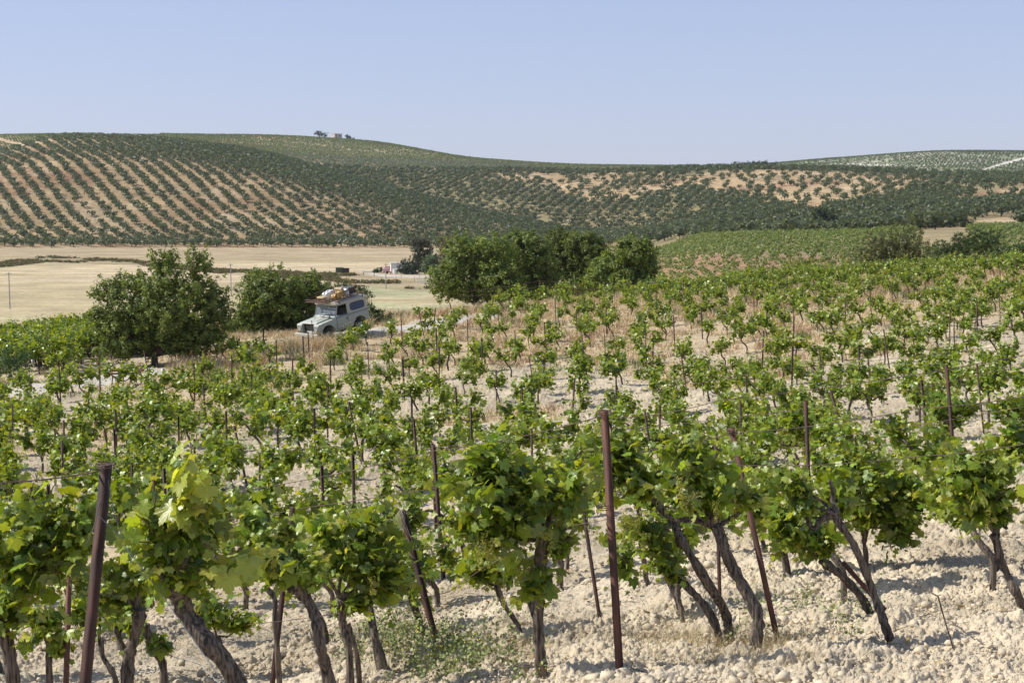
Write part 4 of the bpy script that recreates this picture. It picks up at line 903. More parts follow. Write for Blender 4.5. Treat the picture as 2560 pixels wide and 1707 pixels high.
b = at(945, 86); make_tree('low_bush', 'dark low bush just right of the back of the vehicle', 'bush', b, lobes_px(b, 86, [(938, 785, 16, 20), (957, 796, 26, 14), (928, 805, 18, 20)]), .2, .05, 3500, .07, ((.035, .06, .015), (.08, .11, .03)), 4)
GR = 'trees of the dark grove beyond the slope'
gv = [1.12, 1.0, .72, .85, 1.25, 1.1]
for i, (px, d, lab, L) in enumerate([
    (1190, 112, 'leftmost tree of the dark grove, wide with branches down to the ground', [(1160, 622, 42, 34), (1235, 618, 36, 30), (1220, 655, 70, 55), (1150, 665, 60, 40), (1120, 700, 55, 35), (1190, 705, 85, 45), (1250, 700, 60, 50), (1130, 730, 45, 20), (1200, 735, 70, 22)]),
    (1310, 116, 'tree second from the left in the dark grove, with a high bumpy top', [(1300, 610, 38, 32), (1330, 630, 50, 40), (1290, 670, 65, 60), (1340, 690, 50, 50), (1300, 725, 60, 30)]),
    (1400, 122, 'darkest tree in the middle of the grove', [(1395, 606, 34, 30), (1420, 640, 45, 40), (1390, 680, 60, 50), (1430, 700, 45, 45), (1400, 730, 60, 25)]),
    (1475, 120, 'tree of the dark grove with a pointed top, third from its right end', [(1455, 612, 40, 28), (1480, 630, 35, 40), (1465, 675, 50, 50), (1460, 720, 50, 30)]),
    (1530, 113, 'lighter green lower tree near the right end of the grove', [(1525, 665, 35, 32), (1510, 700, 40, 35), (1550, 700, 40, 38), (1530, 730, 50, 20)]),
    (1595, 111, 'rightmost tree of the grove with a ragged upright crown', [(1570, 625, 25, 30), (1600, 635, 32, 32), (1590, 680, 48, 45), (1610, 665, 25, 30), (1590, 715, 40, 25)])]):
    b = at(px, d); make_tree('grove_tree', lab, 'tree', b, lobes_px(b, d, L), .8, .14, 30000, .105, (tuple(q * gv[i] for q in (.085, .128, .022)), tuple(q * gv[i] for q in (.235, .275, .055))), 10 + i, GR, shell=.62)
# small young trees and bushes
b = at(30, 62); make_tree('young_tree', 'small feathery young tree at the far left edge beside the track', 'tree', b, lobes_px(b, 62, [(15, 905, 45, 30), (45, 900, 35, 30), (20, 930, 30, 20)]), .5, .03, 2600, .05, ((.05, .10, .03), (.12, .18, .06)), 21)
b = at(2240, 128); make_tree('olive_bush', 'wide grey-olive bush on the rim of the slope at the right', 'bush', b, lobes_px(b, 128, [(2200, 610, 50, 35), (2260, 605, 55, 38), (2290, 640, 50, 35), (2180, 645, 50, 35), (2235, 640, 60, 40)]), .5, .1, 13000, .09, ((.085, .095, .035), (.15, .16, .06)), 22, shell=.5)
b = at(2010, 118); make_tree('broom_bush', 'small bright yellow-green bush behind the vines at the right', 'bush', b, lobes_px(b, 118, [(1995, 665, 32, 20), (2020, 658, 24, 16), (2010, 680, 40, 20)]), .3, .05, 3000, .07, ((.16, .19, .04), (.26, .28, .06)), 23, shell=.4)
for i, (px, d, lab, L) in enumerate([(2380, 150, 'dark green bush left of the darkest bush on the right rim', [(2370, 625, 35, 28), (2400, 610, 28, 24), (2385, 640, 45, 22)]),
    (2450, 155, 'darkest rounded bush on the right rim of the slope', [(2440, 600, 35, 26), (2470, 605, 35, 26), (2450, 625, 50, 24)]),
    (2530, 150, 'low green bush at the right edge above the vines', [(2520, 635, 40, 16), (2560, 630, 40, 18)])]):
    b = at(px, d); make_tree('dark_bush', lab, 'bush', b, lobes_px(b, d, L), .4, .08, 6000, .10, ((.035, .06, .015), (.09, .13, .03)), 30 + i)

# ---------------------------------------------------------------- the parked off-road vehicle
def paint(name, c, rough=.45, dirt=(.35, .31, .24), amt=.35):
    m, n, b = nodes(name); b.inputs['Roughness'].default_value = rough
    t = noise_node(n, 2.2, 6); t2 = noise_node(n, 9, 5)
    n.links.new(ramp(n, t.outputs[0], [(.38, c), (.75, tuple(a * (1 - amt) + d * amt for a, d in zip(c, dirt)))]), b.inputs['Base Color'])
    src = b.inputs['Base Color'].links[0].from_socket; tc = n.nodes.new('ShaderNodeTexCoord'); sp_ = n.nodes.new('ShaderNodeSeparateXYZ'); n.links.new(tc.outputs['Object'], sp_.inputs[0])
    ad = n.nodes.new('ShaderNodeMath'); ad.operation = 'MULTIPLY_ADD'; ad.inputs[1].default_value = .7; n.links.new(t2.outputs[0], ad.inputs[0]); n.links.new(sp_.outputs[2], ad.inputs[2])
    md = n.nodes.new('ShaderNodeMapRange'); md.inputs[1].default_value = 1.35; md.inputs[2].default_value = .85; md.inputs[3].default_value = 0; md.inputs[4].default_value = .55; n.links.new(ad.outputs[0], md.inputs[0])
    dm = n.nodes.new('ShaderNodeMix'); dm.data_type = 'RGBA'; dm.inputs[7].default_value = (.34, .29, .21, 1); n.links.new(md.outputs[0], dm.inputs[0]); n.links.new(src, dm.inputs[6]); n.links.new(dm.outputs[2], b.inputs['Base Color'])
    mr = n.nodes.new('ShaderNodeMapRange'); mr.inputs[3].default_value = rough - .1; mr.inputs[4].default_value = rough + .25; n.links.new(t2.outputs[0], mr.inputs[0]); n.links.new(mr.outputs[0], b.inputs['Roughness']); return m
PG = paint('pale green paint', (.385, .41, .35)); PC = paint('cream paint', (.47, .43, .33)); PB = paint('blue grey stripe', (.16, .20, .26)); PD = simple('dark rubber', (.03, .03, .03), (.018, .018, .018), .85)
PK = simple('dark interior', (.035, .03, .026), None, .8); PW = simple('white plate', (.75, .75, .73), (.62, .62, .60), .5); GL = simple('headlight glass', (.55, .57, .55), (.4, .42, .4), .12); OR = simple('orange lens', (.75, .22, .03), (.6, .16, .02), .25)
def glass(name, c, rough=.08, al=.35):
    m, n, b = nodes(name); b.inputs['Base Color'].default_value = (*c, 1); b.inputs['Roughness'].default_value = rough
    t = noise_node(n, 7, 5); mr = n.nodes.new('ShaderNodeMapRange'); mr.inputs[3].default_value = al - .2; mr.inputs[4].default_value = al + .3; n.links.new(t.outputs[0], mr.inputs[0]); n.links.new(mr.outputs[0], b.inputs['Alpha']); return m
GW = glass('dusty windscreen', (.30, .33, .37), .25, .45); GS = glass('blue side glass', (.03, .05, .10), .3, .95)
heading = math.atan2(-.77, -.64)
c0 = CAR; gx, gy = c0[0], c0[1]
f_ = np.array([-.64, -.77]); zf = float(zbase(gx + f_[0] * 1.1, gy + f_[1] * 1.1)); zr = float(zbase(gx - f_[0] * 1.1, gy - f_[1] * 1.1))
CARZ = CAR[2]
jeep = empty('off_road_vehicle', (gx, gy, CARZ), 'old pale green off-road car with cream top and loaded roof rack parked by the bush', 'car', rot=(0, R(9), heading))
JM = Matrix.Translation((gx, gy, CARZ)) @ Euler((0, R(9), heading)).to_matrix().to_4x4()
def arc(cx, cz, r, a0, a1, n): return [(cx + r * math.cos(R(a0 + (a1 - a0) * i / n)), cz + r * math.sin(R(a0 + (a1 - a0) * i / n))) for i in range(n + 1)]
WF_, WR_, RR = 1.10, -1.13, .46
prof = [(1.56, .60), (1.56, 1.06), (1.50, 1.10), (.55, 1.17), (.50, 1.22), (-1.78, 1.22), (-1.80, .62), (-1.62, .60)] + arc(WR_, .50, RR, 168, 12, 10)[0:] + [(-.62, .52), (.60, .52)] + arc(WF_, .50, RR, 168, 12, 10)
m = MB(); m.prism(prof, -.80, .80); body = m.build('body', PG, jeep, bevel=.02)
# front wings with headlights, recessed grille between
for s in (1, -1):
    m = MB(); m.prism([(1.555, .60), (1.73, .62), (1.745, 1.02), (1.70, 1.08), (1.555, 1.088)], s * .43, s * .798); w = m.build('wing', PG, jeep, bevel=.02)
    m = MB(); m.cyl((1.74, s * .60, .86), (1.775, s * .60, .86), .11, 20); o = m.build('headlight', GL, jeep); m = MB(); th = np.linspace(0, 6.283, 21); m.tube(np.stack([0 * th + 1.77, s * .60 + .112 * np.cos(th), .86 + .112 * np.sin(th)], 1), .012, 6, False); m.build('rim', PG, o)
    m = MB(); m.cyl((1.74, s * .735, .73), (1.775, s * .735, .73), .036, 12); m.build('turn_signal', OR, jeep)
    m = MB(); m.cyl((1.74, s * .735, .98), (1.77, s * .735, .98), .026, 12); m.build('side_light', GL, jeep)
    m = MB(); m.tube([(.95, s * .74, 1.13), (.93, s * .80, 1.28)], .008, 5); m.cyl((.935, s * .80, 1.33), (.92, s * .80, 1.33), .06, 12); m.build('wing_mirror', PD, jeep)
m = MB(); m.box((1.565, 0, .84), (.012, .86, .44)); gr = m.build('grille', PK, jeep); m = MB()
for i in range(9): m.box((1.577, -.30 + i * .075, .84), (.008, .010, .40))
for i in range(7): m.box((1.579, 0, .66 + i * .06), (.006, .66, .008))
m.build('mesh_bars', simple('galvanised mesh', (.14, .15, .14), None, .5), gr)
m = MB(); m.prism([(.56, 1.165), (1.62, 1.075), (1.63, 1.10), (1.50, 1.165), (.56, 1.245)], -.52, .52); bo = m.build('bonnet', PG, jeep, bevel=.018)
m = MB(); m.tube([(.75, .30, 1.24), (1.35, .30, 1.19)], .008, 4); m.tube([(.95, -.2, 1.25), (1.02, -.2, 1.29), (1.1, -.2, 1.235)], .01, 5); m.build('bonnet_latch', PD, bo)
m = MB(); m.box((1.87, 0, .56), (.10, 1.66, .16)); m.box((1.78, .45, .56), (.14, .08, .09)); m.box((1.78, -.45, .56), (.14, .08, .09)); m.build('bumper', simple('worn white bumper', (.66, .64, .58), (.50, .47, .40), .6, 6), jeep, bevel=.01)
m = MB(); m.box((1.62, .02, .665), (.012, .52, .11)); m.build('number_plate', PW, jeep)
# windscreen: frame with two panes
wsb, wst = (.50, 1.235), (.30, 1.74)
def wp(y, t, off=0): return (wsb[0] + (wst[0] - wsb[0]) * t + off, y, wsb[1] + (wst[1] - wsb[1]) * t)
m = MB()
for a, b_ in (((-.74, 0), (.74, 0)), ((-.74, 1), (.74, 1)), ((-.74, 0), (-.74, 1)), ((.74, 0), (.74, 1)), ((0, 0), (0, 1))): m.tube([wp(*a), wp(*b_)], .030 if a[0] else .018, 4)
m.box((.54, 0, 1.205), (.10, 1.5, .05)); ws = m.build('windscreen', PG, jeep)
for y0_, y1_ in ((-.72, -.015), (.015, .72)):
    m = MB(); m.add([wp(y0_, .03, .004), wp(y1_, .03, .004), wp(y1_, .97, .004), wp(y0_, .97, .004)], [(0, 1, 2, 3)]); m.build('glass', GW, ws)
for y in (.35, -.35): m = MB(); m.tube([wp(y, .02, .03), wp(y + .16, .42, .03)], .007, 4); m.build('wiper', PD, ws)
m = MB(); m.box((.57, .45, 1.235), (.02, .62, .03)); m.box((.57, -.45, 1.235), (.02, .62, .03)); m.build('vent_flap', PG, jeep)
# hard top
def ring_panel(x0, x1, z0, z1, wx0, wx1, wz0, wz1, y, th=.03, tilt=.04, r=.07, n=40):
    m = MB(); cx, cz = (wx0 + wx1) / 2, (wz0 + wz1) / 2; I = []; O = []
    for i in range(n):
        a = 2 * math.pi * i / n; ca, sa = math.cos(a), math.sin(a); hx, hz = (wx1 - wx0) / 2, (wz1 - wz0) / 2
        I.append((cx + hx * math.copysign(abs(ca) ** .45, ca), cz + hz * math.copysign(abs(sa) ** .45, sa)))
        dx, dz = I[-1][0] - cx, I[-1][1] - cz; tx = ((x1 if dx > 0 else x0) - cx) / dx if abs(dx) > 1e-6 else 1e9; tz = ((z1 if dz > 0 else z0) - cz) / dz if abs(dz) > 1e-6 else 1e9; t = min(tx, tz); O.append((cx + dx * t, cz + dz * t))
    # snap nearest outer points to the corners
    for X, Z in ((x0, z0), (x0, z1), (x1, z0), (x1, z1)): k = min(range(n), key=lambda q: (O[q][0] - X) ** 2 + (O[q][1] - Z) ** 2); O[k] = (X, Z)
    s = 1 if y > 0 else -1; Y = lambda z: y - s * tilt * (z - z0) / (z1 - z0); V = []
    for Lp in (O, I):
        for o_ in (0, -s * th): V += [(a, Y(c) + o_, c) for a, c in Lp]
    Q = []
    for i in range(n): j = (i + 1) % n; Q += [(i, j, 2 * n + j, 2 * n + i), (n + i, 3 * n + i, 3 * n + j, n + j), (2 * n + i, 2 * n + j, 3 * n + j, 3 * n + i)]
    return m.add(V, Q), I, Y
for s in (1, -1):
    m, I, Y = ring_panel(-1.78, -.36, 1.22, 1.80, -1.60, -.54, 1.31, 1.73, s * .79); sp = m.build('side_panel', PC, jeep)
    mm = MB(); n_ = len(I); mm.v = []; mm.add([(a, Y(c) - s * .012, c) for a, c in I], []); mm.ng = [list(range(n_))]; mm.build('window', GS, sp)
    # door: lower skin line, window frame posts
    d_ = MB(); d_.box((.06, s * .803, .90), (.80, .012, .62)); dr = d_.build('door', PG, jeep, bevel=.006)
    mm = MB(); mm.box((-.24, s * .815, 1.02), (.045, .02, .13)); mm.build('handle', PD, dr)
    mm = MB(); mm.tube([(-.33, s * .785, 1.22), (-.34, s * .755, 1.78)], .022, 4); mm.tube([(.46, s * .785, 1.22), (.29, s * .755, 1.76)], .022, 4); mm.tube([(-.34, s * .755, 1.77), (.30, s * .755, 1.77)], .022, 4); mm.build('window_frame', PC, dr)
    mm = MB(); mm.box((-.63, s * .806, 1.195), (2.28, .012, .07)); mm.build('stripe', PB, jeep)
    mm = MB(); mm.box((-.63, s * .812, 1.135), (2.28, .008, .016)); mm.build('trim', PC, jeep)
    mm = MB()
    for x_ in (-.345, .465): mm.box((x_, s * .812, .90), (.012, .006, .62))
    mm.box((.06, s * .812, .592), (.80, .006, .012)); mm.build('door_gap', PK, dr)
    # wheels
for wx in (WF_, WR_):
    for s in (1, -1):
        m = MB(); th = np.linspace(0, 6.2832, 33); pr = [(.24, -.09), (.36, -.10), (.385, -.07), (.385, .07), (.36, .10), (.24, .09)]
        V = [(wx + r_ * math.cos(t), s * .68 + y_, .385 + r_ * math.sin(t)) for t in th[:-1] for r_, y_ in pr]; k = len(pr)
        m.add(V, [(i * k + j, i * k + (j + 1) % k, ((i + 1) % 32) * k + (j + 1) % k, ((i + 1) % 32) * k + j) for i in range(32) for j in range(k)]); we = m.build('wheel', PD, jeep, smooth=False)
        m = MB(); m.cyl((wx, s * .60, .385), (wx, s * .735, .385), .24, 24); m.cyl((wx, s * .735, .385), (wx, s * .785, .385), .09, 14); m.build('rim', PG, we)
# roof
pr = [(-.77, 1.795), (-.775, 1.84), (-.70, 1.90), (-.40, 1.945), (0, 1.955), (.40, 1.945), (.70, 1.90), (.775, 1.84), (.77, 1.795)]
m = MB(); m.prism(pr, -1.83, .40, axes=(1, 2, 0)); m.build('roof', PC, jeep, bevel=.012)
m = MB(); m.box((-1.775, 0, 1.50), (.03, 1.5, .58)); m.build('rear_door', PC, jeep)
m = MB(); m.box((-.10, .38, 1.16), (.16, .46, .66)); m.box((-.10, -.38, 1.16), (.16, .46, .66)); m.box((.32, .36, 1.28), (.05, .36, .05)); m.build('seat', PK, jeep, bevel=.03)
m = MB(); m.box((0, 0, .45), (3.1, .9, .12)); m.cyl((WF_, -.6, .385), (WF_, .6, .385), .05, 8); m.cyl((WR_, -.6, .385), (WR_, .6, .385), .05, 8); m.build('chassis', PD, jeep)
# rack
RK = simple('rusty rack tube', (.17, .085, .05), (.06, .03, .02), .75, 12); m = MB(); zb, zt = 2.06, 2.38
for y in (-.74, .74):
    m.tube([(1.02, y, zb), (-1.72, y, zb)], .024, 5); m.tube([(1.02, y, zb + .10), (.25, y, zb + .14), (.25, y, zt), (-1.80, y, zt)], .022, 5)
    for i in range(12): x = .95 - i * .245; m.tube([(x, y, zb), (x, y, (zb + .11) if x > .25 else zt)], .017, 4)
    for x in (.1, -1.55): m.tube([(x, y, zb), (x, y * 1.03, 1.84)], .024, 5)
for x in (1.02, -1.72): m.tube([(x, -.74, zb), (x, .74, zb)], .024, 5)
m.tube([(1.02, -.74, zb + .10), (1.02, .74, zb + .10)], .022, 5); m.tube([(-1.80, -.74, zt), (-1.80, .74, zt)], .026, 5); m.tube([(-1.72, -.74, zb), (-1.80, -.74, zt)], .020, 4); m.tube([(-1.72, .74, zb), (-1.80, .74, zt)], .020, 4)
for y in (-.37, 0, .37): m.tube([(-1.72, y, zb), (-1.80, y, zt)], .018, 4)
for i in range(14): m.box((.95 - i * .2, 0, zb), (.05, 1.46, .012))
for y in (-.45, -.15, .15, .45): m.tube([(1.0, y, zb + .012), (-1.7, y, zb + .012)], .009, 4)
m.build('roof_rack', RK, jeep)
m = MB(); m.box((.34, .1, 1.995), (.22, .5, .05)); m.box((.42, -.35, 1.99), (.16, .4, .04)); m.build('rack_board', simple('weathered board', (.42, .34, .21), (.28, .22, .14), .8), jeep)
def canister(name, label, cat, pos, size, m_, rot=0, cap=True, group=None):
    b_ = MB(); sx, sy, sz = size; pr = [(-sx / 2, 0), (sx / 2, 0), (sx / 2, sz * .8), (sx * .3, sz), (-sx / 2 + .03, sz)]; b_.prism(pr, -sy / 2, sy / 2)
    e_ = b_.build(name, m_, None, bevel=.03); e_.matrix_world = JM @ Matrix.Translation(pos) @ Matrix.Rotation(rot, 4, 'Z'); tag(e_, label, cat, group)
    if cap:
        c_ = MB(); c_.cyl((sx * .38, 0, sz * .86), (sx * .46, 0, sz * .98), .03, 10); c_.build('cap', PD, e_); h_ = MB(); h_.tube([(-sx * .3, 0, sz), (-sx * .2, 0, sz + .03), (sx * .1, 0, sz + .03), (sx * .2, 0, sz)], .012, 6); h_.build('handle', m_, e_)
WP = simple('white plastic', (.74, .74, .72), (.62, .61, .57), .5, 3); YP = simple('amber plastic', (.66, .42, .13), (.55, .33, .10), .45, 3); TP = simple('tan canvas', (.50, .38, .22), (.38, .28, .16), .85, 10)
zb2 = zb + .02
canister('jerrycan', 'large white plastic canister at the front of the roof rack load', 'canister', (.10, -.10, zb2), (.38, .32, .32), WP, .1)
canister('jerrycan', 'white plastic canister behind the large one on the roof rack', 'canister', (-.28, -.25, zb2), (.30, .40, .34), WP, -.1)
canister('jerrycan', 'amber plastic canister at the near front side of the roof rack', 'canister', (.08, .48, zb2), (.36, .26, .24), YP, .15)
canister('jerrycan', 'amber yellow canister tilted against the tan bag on the roof rack', 'canister', (-.28, .42, zb2), (.32, .30, .30), YP, -.2)
canister('canvas_bag', 'tan canvas bag standing tall in the middle of the roof rack', 'bag', (-.55, .15, zb2), (.24, .50, .44), TP, .1, False)
canister('jerrycan', 'white plastic canister just behind the tan bag on the roof rack', 'canister', (-.82, .25, zb2), (.22, .46, .34), WP, 0)
for i, x in enumerate((-1.05, -1.22, -1.39)): canister('jerrycan', 'dark green metal fuel can in the row at the back of the roof rack', 'canister', (x, .20, zb2), (.13, .44, .36), simple('dark green can', (.05, .06, .055), (.03, .035, .03), .5), 0, True, 'dark fuel cans on the roof rack')
canister('storage_box', 'grey metal box at the far rear corner of the roof rack', 'box', (-1.25, -.40, zb2), (.5, .4, .28), simple('grey box', (.22, .23, .24), (.15, .16, .17), .5), 0, False)
m = MB()
for x_, h_ in ((.12, .36), (-.28, .36), (-.82, .38), (-1.25, .40)): m.tube([(x_, -.74, zb2), (x_, -.5, zb2 + h_ * .9), (x_ + .02, 0, zb2 + h_ + .06), (x_, .5, zb2 + h_ * .95), (x_, .74, zb2)], .012, 4)
m.build('luggage_strap', PD, jeep)
b_ = MB(); th = np.linspace(0, 6.283, 13); b_.tube([(0, -.32, 0), (0, -.1, .01), (.02, .12, 0), (0, .32, .02)], [.05, .09, .09, .05], 10); o = b_.build('bedroll', TP, None, smooth=True); o.matrix_world = JM @ Matrix.Translation((.42, -.15, zb2 + .08)); tag(o, 'rolled tan blanket near the front of the roof rack', 'bedroll')

# ---------------------------------------------------------------- rusty cultivator, tree guards
RU = simple('red rusty iron', (.24, .085, .05), (.10, .04, .028), .8, 6)
p = at(305, 58.5); cu = empty('cultivator', p, 'rusty red farm cultivator with curved tines under the big left tree', 'cultivator', rot=(0, 0, .12))
m = MB(); m.box((0, 0, .62), (1.85, .07, .08)); m.box((-.1, -.45, .55), (1.5, .07, .07)); m.box((-.75, -.22, .58), (.08, .5, .07)); m.box((.8, -.22, .60), (.08, .5, .07)); m.box((0, -.22, .60), (.07, .5, .06)); m.build('frame', RU, cu, bevel=.008)
m = MB(); m.tube([(-.85, -.2, .55), (-.92, -.2, 1.0)], .035, 6); m.tube([(-.68, 0, .6), (-.90, -.1, .98)], .03, 6); m.tube([(-.85, -.2, .1), (-.85, -.2, .6)], .03, 6); m.build('hitch', RU, cu)
for i in range(6):
    x = -.35 + i * .22; y = 0 if i % 2 else -.45; m = MB(); m.tube([(x, y, .6), (x + .03, y + .14, .42), (x + .02, y + .10, .2), (x, y - .08, -.02)], [.028, .026, .024, .018], 6); m.build('tine', RU, cu)
m = MB(); th = np.linspace(0, 6.283, 25); m.tube(np.stack([.62 + .24 * np.cos(th), 0 * th - .1, .26 + .24 * np.sin(th)], 1), .03, 6, False)
for a in range(4): m.tube([(.62, -.1, .26), (.62 + .23 * math.cos(a * 1.57), -.1, .26 + .23 * math.sin(a * 1.57))], .014, 4)
m.build('wheel', PD, cu)
for px, py, l in ((414, 948, 'white plastic tree guard tube leaning on the soil beside the big left tree'), (88, 922, 'white plastic tree guard tube at the far left beside the track')):
    p = ray_ground(px, py, 40, 90); m = MB(); m.tube([p - [0, 0, .05], p + [-.10, 0, .28], p + [-.13, 0, .45]], [.05, .055, .06], 8); o = m.build('tree_guard', PW, None, smooth=True); tag(o, l, 'tree guard')

# ---------------------------------------------------------------- farmyard in the valley
def farpt(px, d): 
    u = (px - 1280) / FPX
    for _ in range(3): z = float(zbase(u * d, d)); u = (px - 1280) / FPX * (CT - z / d * ST)
    return np.array([u * d, d, float(zbase(u * d, d))])
WH = simple('whitewash', (.80, .79, .76), (.72, .70, .66), .9, .5); RT = simple('red cladding', (.38, .12, .11), (.28, .09, .08), .7, 2); PKM = simple('faded pink paint', (.60, .34, .36), (.50, .26, .28), .6, 1.5); GP = simple('grey pole', (.38, .36, .34), (.28, .26, .25), .8)
p = farpt(1000, 397); e = empty('farm_shed', p, 'small white farm building with flat roof beside the round dark bush in the valley', 'building', rot=(0, 0, .12))
m = MB(); m.box((0, 2, 1.3), (5.0, 4, 2.8)); m.build('wall', WH, e, bevel=.02); m = MB(); m.box((0, 2, 2.74), (5.3, 4.3, .14)); m.build('roof', simple('pale roof', (.6, .56, .5), None, .9), e); m = MB(); m.box((1.5, -.02, .9), (.9, .06, 1.9)); m.build('door', PK, e)
p = farpt(988, 391); e = empty('water_tank', p, 'white round water tank in front of the white farm building', 'tank'); m = MB(); m.tube([(0, 0, 0), (0, 0, .1), (0, 0, 1.2), (0, 0, 1.3)], [.60, .66, .70, .72], 20); m.build('barrel', WH, e, smooth=False); m = MB(); m.tube([(0, 0, 1.3), (0, 0, 1.36)], [.74, .5], 20); m.build('lid', PW, e)
p = farpt(966, 393); e = empty('tank_trailer', p, 'faded pink tank trailer with red top left of the white farm building', 'trailer')
m = MB(); m.tube([(-.95, 0, 1.1), (-.8, 0, 1.1), (.75, 0, 1.1), (.9, 0, 1.1)], [.5, .8, .8, .5], 18); m.build('tank', PKM, e); m = MB(); m.box((.3, 0, 1.80), (1.3, 1.0, .22)); m.build('cover', RT, e, bevel=.05); m = MB(); m.box((0, 0, .35), (2.2, .7, .14)); m.build('chassis', PK, e)
for s in (-1, 1): m = MB(); m.cyl((.2, s * .55, .3), (.2, s * .75, .3), .32, 16); m.build('wheel', PD, e)
m = MB(); m.tube([(-1.1, 0, .35), (-2.1, 0, .30)], .06, 6); m.build('drawbar', WH, e)
p = farpt(977, 391); m = MB(); m.box((0, 0, .35), (.55, .5, .7)); m.box((0, 0, .73), (.6, .55, .06)); o = m.build('pink_bin', PKM, None, bevel=.04, loc=p); tag(o, 'small pink bin between the pink trailer and the white tank', 'bin')
e = empty('container', farpt(849, 392), 'green metal container in the field at left of the farmyard', 'container'); m = MB(); m.box((0, 0, .95), (2.0, 1.6, 1.5)); m.build('box', simple('dull green metal', (.10, .14, .07), (.06, .09, .045), .7, 2), e, bevel=.03); m = MB(); [m.box((-.9 + i * .2, -.81, .95), (.05, .04, 1.4)) for i in range(10)]; m.build('ribs', simple('green rib', (.09, .12, .06), None, .7), e)
e = empty('container', farpt(864, 391.5), 'dark open container standing right beside the green one in the field', 'container'); m = MB(); m.box((0, 0, .85), (1.9, 1.5, 1.4)); m.build('box', PK, e, bevel=.03); m = MB(); m.box((0, -.77, 1.5), (2.0, .05, .1)); m.box((0, -.77, .2), (2.0, .05, .1)); m.build('rail', simple('dark rail', (.09, .09, .08), None, .7), e)
for px, ytop, ybot, l in ((25, 680, 772, 'thin utility pole standing in the stubble field at the far left'), (578, 658, 741, 'thin utility pole in the stubble field right of the big tree'), (965, 657, 722, 'thin utility pole in front of the farmyard')):
    d = 20 / (-t_of(ybot)); p = farpt(px, d); Hh = (ybot - ytop) / FPX * d; e = empty('utility_pole', p, l, 'pole'); m = MB(); m.tube([(0, 0, -.3), (0, 0, Hh)], [.12, .085], 8); m.build('pole', GP, e); m = MB(); m.box((0, 0, Hh - .3), (1.0, .08, .08)); m.build('crossarm', GP, e)
    m = MB(); [m.cyl((x, 0, Hh - .26), (x, 0, Hh - .12), .04, 6) for x in (-.45, 0, .45)]; m.build('insulator', PW, e)
p = farpt(1056, 342); e = empty('metal_gate', p, 'white tubular metal gate at the edge of the farmyard', 'gate'); m = MB()
for x in (-1.35, 1.35): m.tube([(x, 0, 0), (x, 0, 1.15)], .05, 6)
for z in (.25, .55, .85, 1.08): m.tube([(-1.35, 0, z), (1.35, 0, z)], .03, 5)
for i in range(9): m.tube([(-1.2 + i * .3, 0, .25), (-1.2 + i * .3, 0, 1.08)], .018, 4)
m.build('frame', WH, e); m = MB(); m.box((.35, .1, .35), (1.5, .1, .22)); m.build('board', WH, e)
TE = simple('teal paint', (.05, .22, .17), (.04, .16, .12), .6); e = empty('yard_rack', farpt(922, 380), 'teal green metal rack standing in the yard left of the pink trailer', 'rack'); m = MB(); [m.tube([(x, y, 0), (x, y, 1.0)], .05, 5) for x in (-1.5, 1.4) for y in (0, .8)]; m.tube([(-1.5, 0, 1.0), (1.4, 0, 1.0)], .05, 5); m.tube([(-1.5, .8, 1.0), (1.4, .8, 1.0)], .05, 5); m.tube([(-1.5, 0, 1), (-1.5, .8, 1)], .05, 5); m.build('rails', TE, e)
fences = [(1003, 368), (1036, 352), (1048, 366), (1064, 372), (990, 352), (925, 345)]
for i, (px, d) in enumerate(fences): p = farpt(px, d); m = MB(); m.tube([p, p + [0, 0, 1.5]], .05, 5); tag(m.build('fence_post', GP), 'slim grey fence post at the edge of the farmyard', 'post', 'fence posts of the farmyard')
def fartree(name, lab, px, d, L, cols, n=6000, leaf=.22, seed=50, tr=.2, th=1.2, cat='tree', shell=.6):
    b = farpt(px, d); return make_tree(name, lab, cat, b, lobes_px(b, d, L), th, tr, n, leaf, cols, seed, shell=shell)
fartree('round_bush', 'round very dark bush beside the white farm building', 1022, 390, [(1020, 668, 24, 17), (1030, 672, 18, 16), (1008, 674, 12, 12)], ((.022, .04, .014), (.05, .075, .025)), 7000, .16, 51, .15, .5, 'bush', .9)
fartree('eucalyptus', 'tall brownish eucalyptus tree behind the round dark bush', 1058, 400, [(1042, 612, 14, 20), (1062, 605, 12, 14), (1046, 640, 16, 18), (1066, 628, 14, 18), (1072, 648, 10, 10), (1052, 664, 16, 12), (1040, 668, 10, 10)], ((.050, .052, .032), (.11, .10, .06)), 9000, .20, 52, .3, 3)
fartree('leafy_tree', 'grey-green small tree right of the brownish eucalyptus', 1076, 375, [(1076, 662, 18, 18), (1085, 645, 12, 12), (1066, 672, 12, 10), (1082, 678, 16, 8)], ((.07, .105, .05), (.14, .18, .09)), 5000, .2, 53)
fartree('poplar', 'yellowish olive tree partly hidden by the dark grove', 1125, 385, [(1118, 612, 20, 22), (1140, 620, 20, 22), (1112, 645, 20, 24), (1130, 655, 28, 26), (1108, 670, 18, 12), (1150, 650, 20, 30)], ((.11, .11, .04), (.21, .19, .07)), 9000, .22, 54)
fartree('low_bush', 'low green bushes left of the pink trailer', 948, 397, [(940, 677, 10, 4), (952, 676, 10, 5)], ((.05, .075, .03), (.10, .13, .05)), 900, .2, 55, .05, .2, 'bush')
fartree('broad_tree', 'big dark rounded tree standing on the rim of the green vineyard', 2062, 405, [(2055, 540, 22, 20), (2075, 555, 24, 18), (2048, 560, 18, 14), (2085, 565, 12, 10), (2060, 570, 28, 8)], ((.030, .05, .018), (.075, .10, .03)), 9000, .24, 56, .3, 1.2)
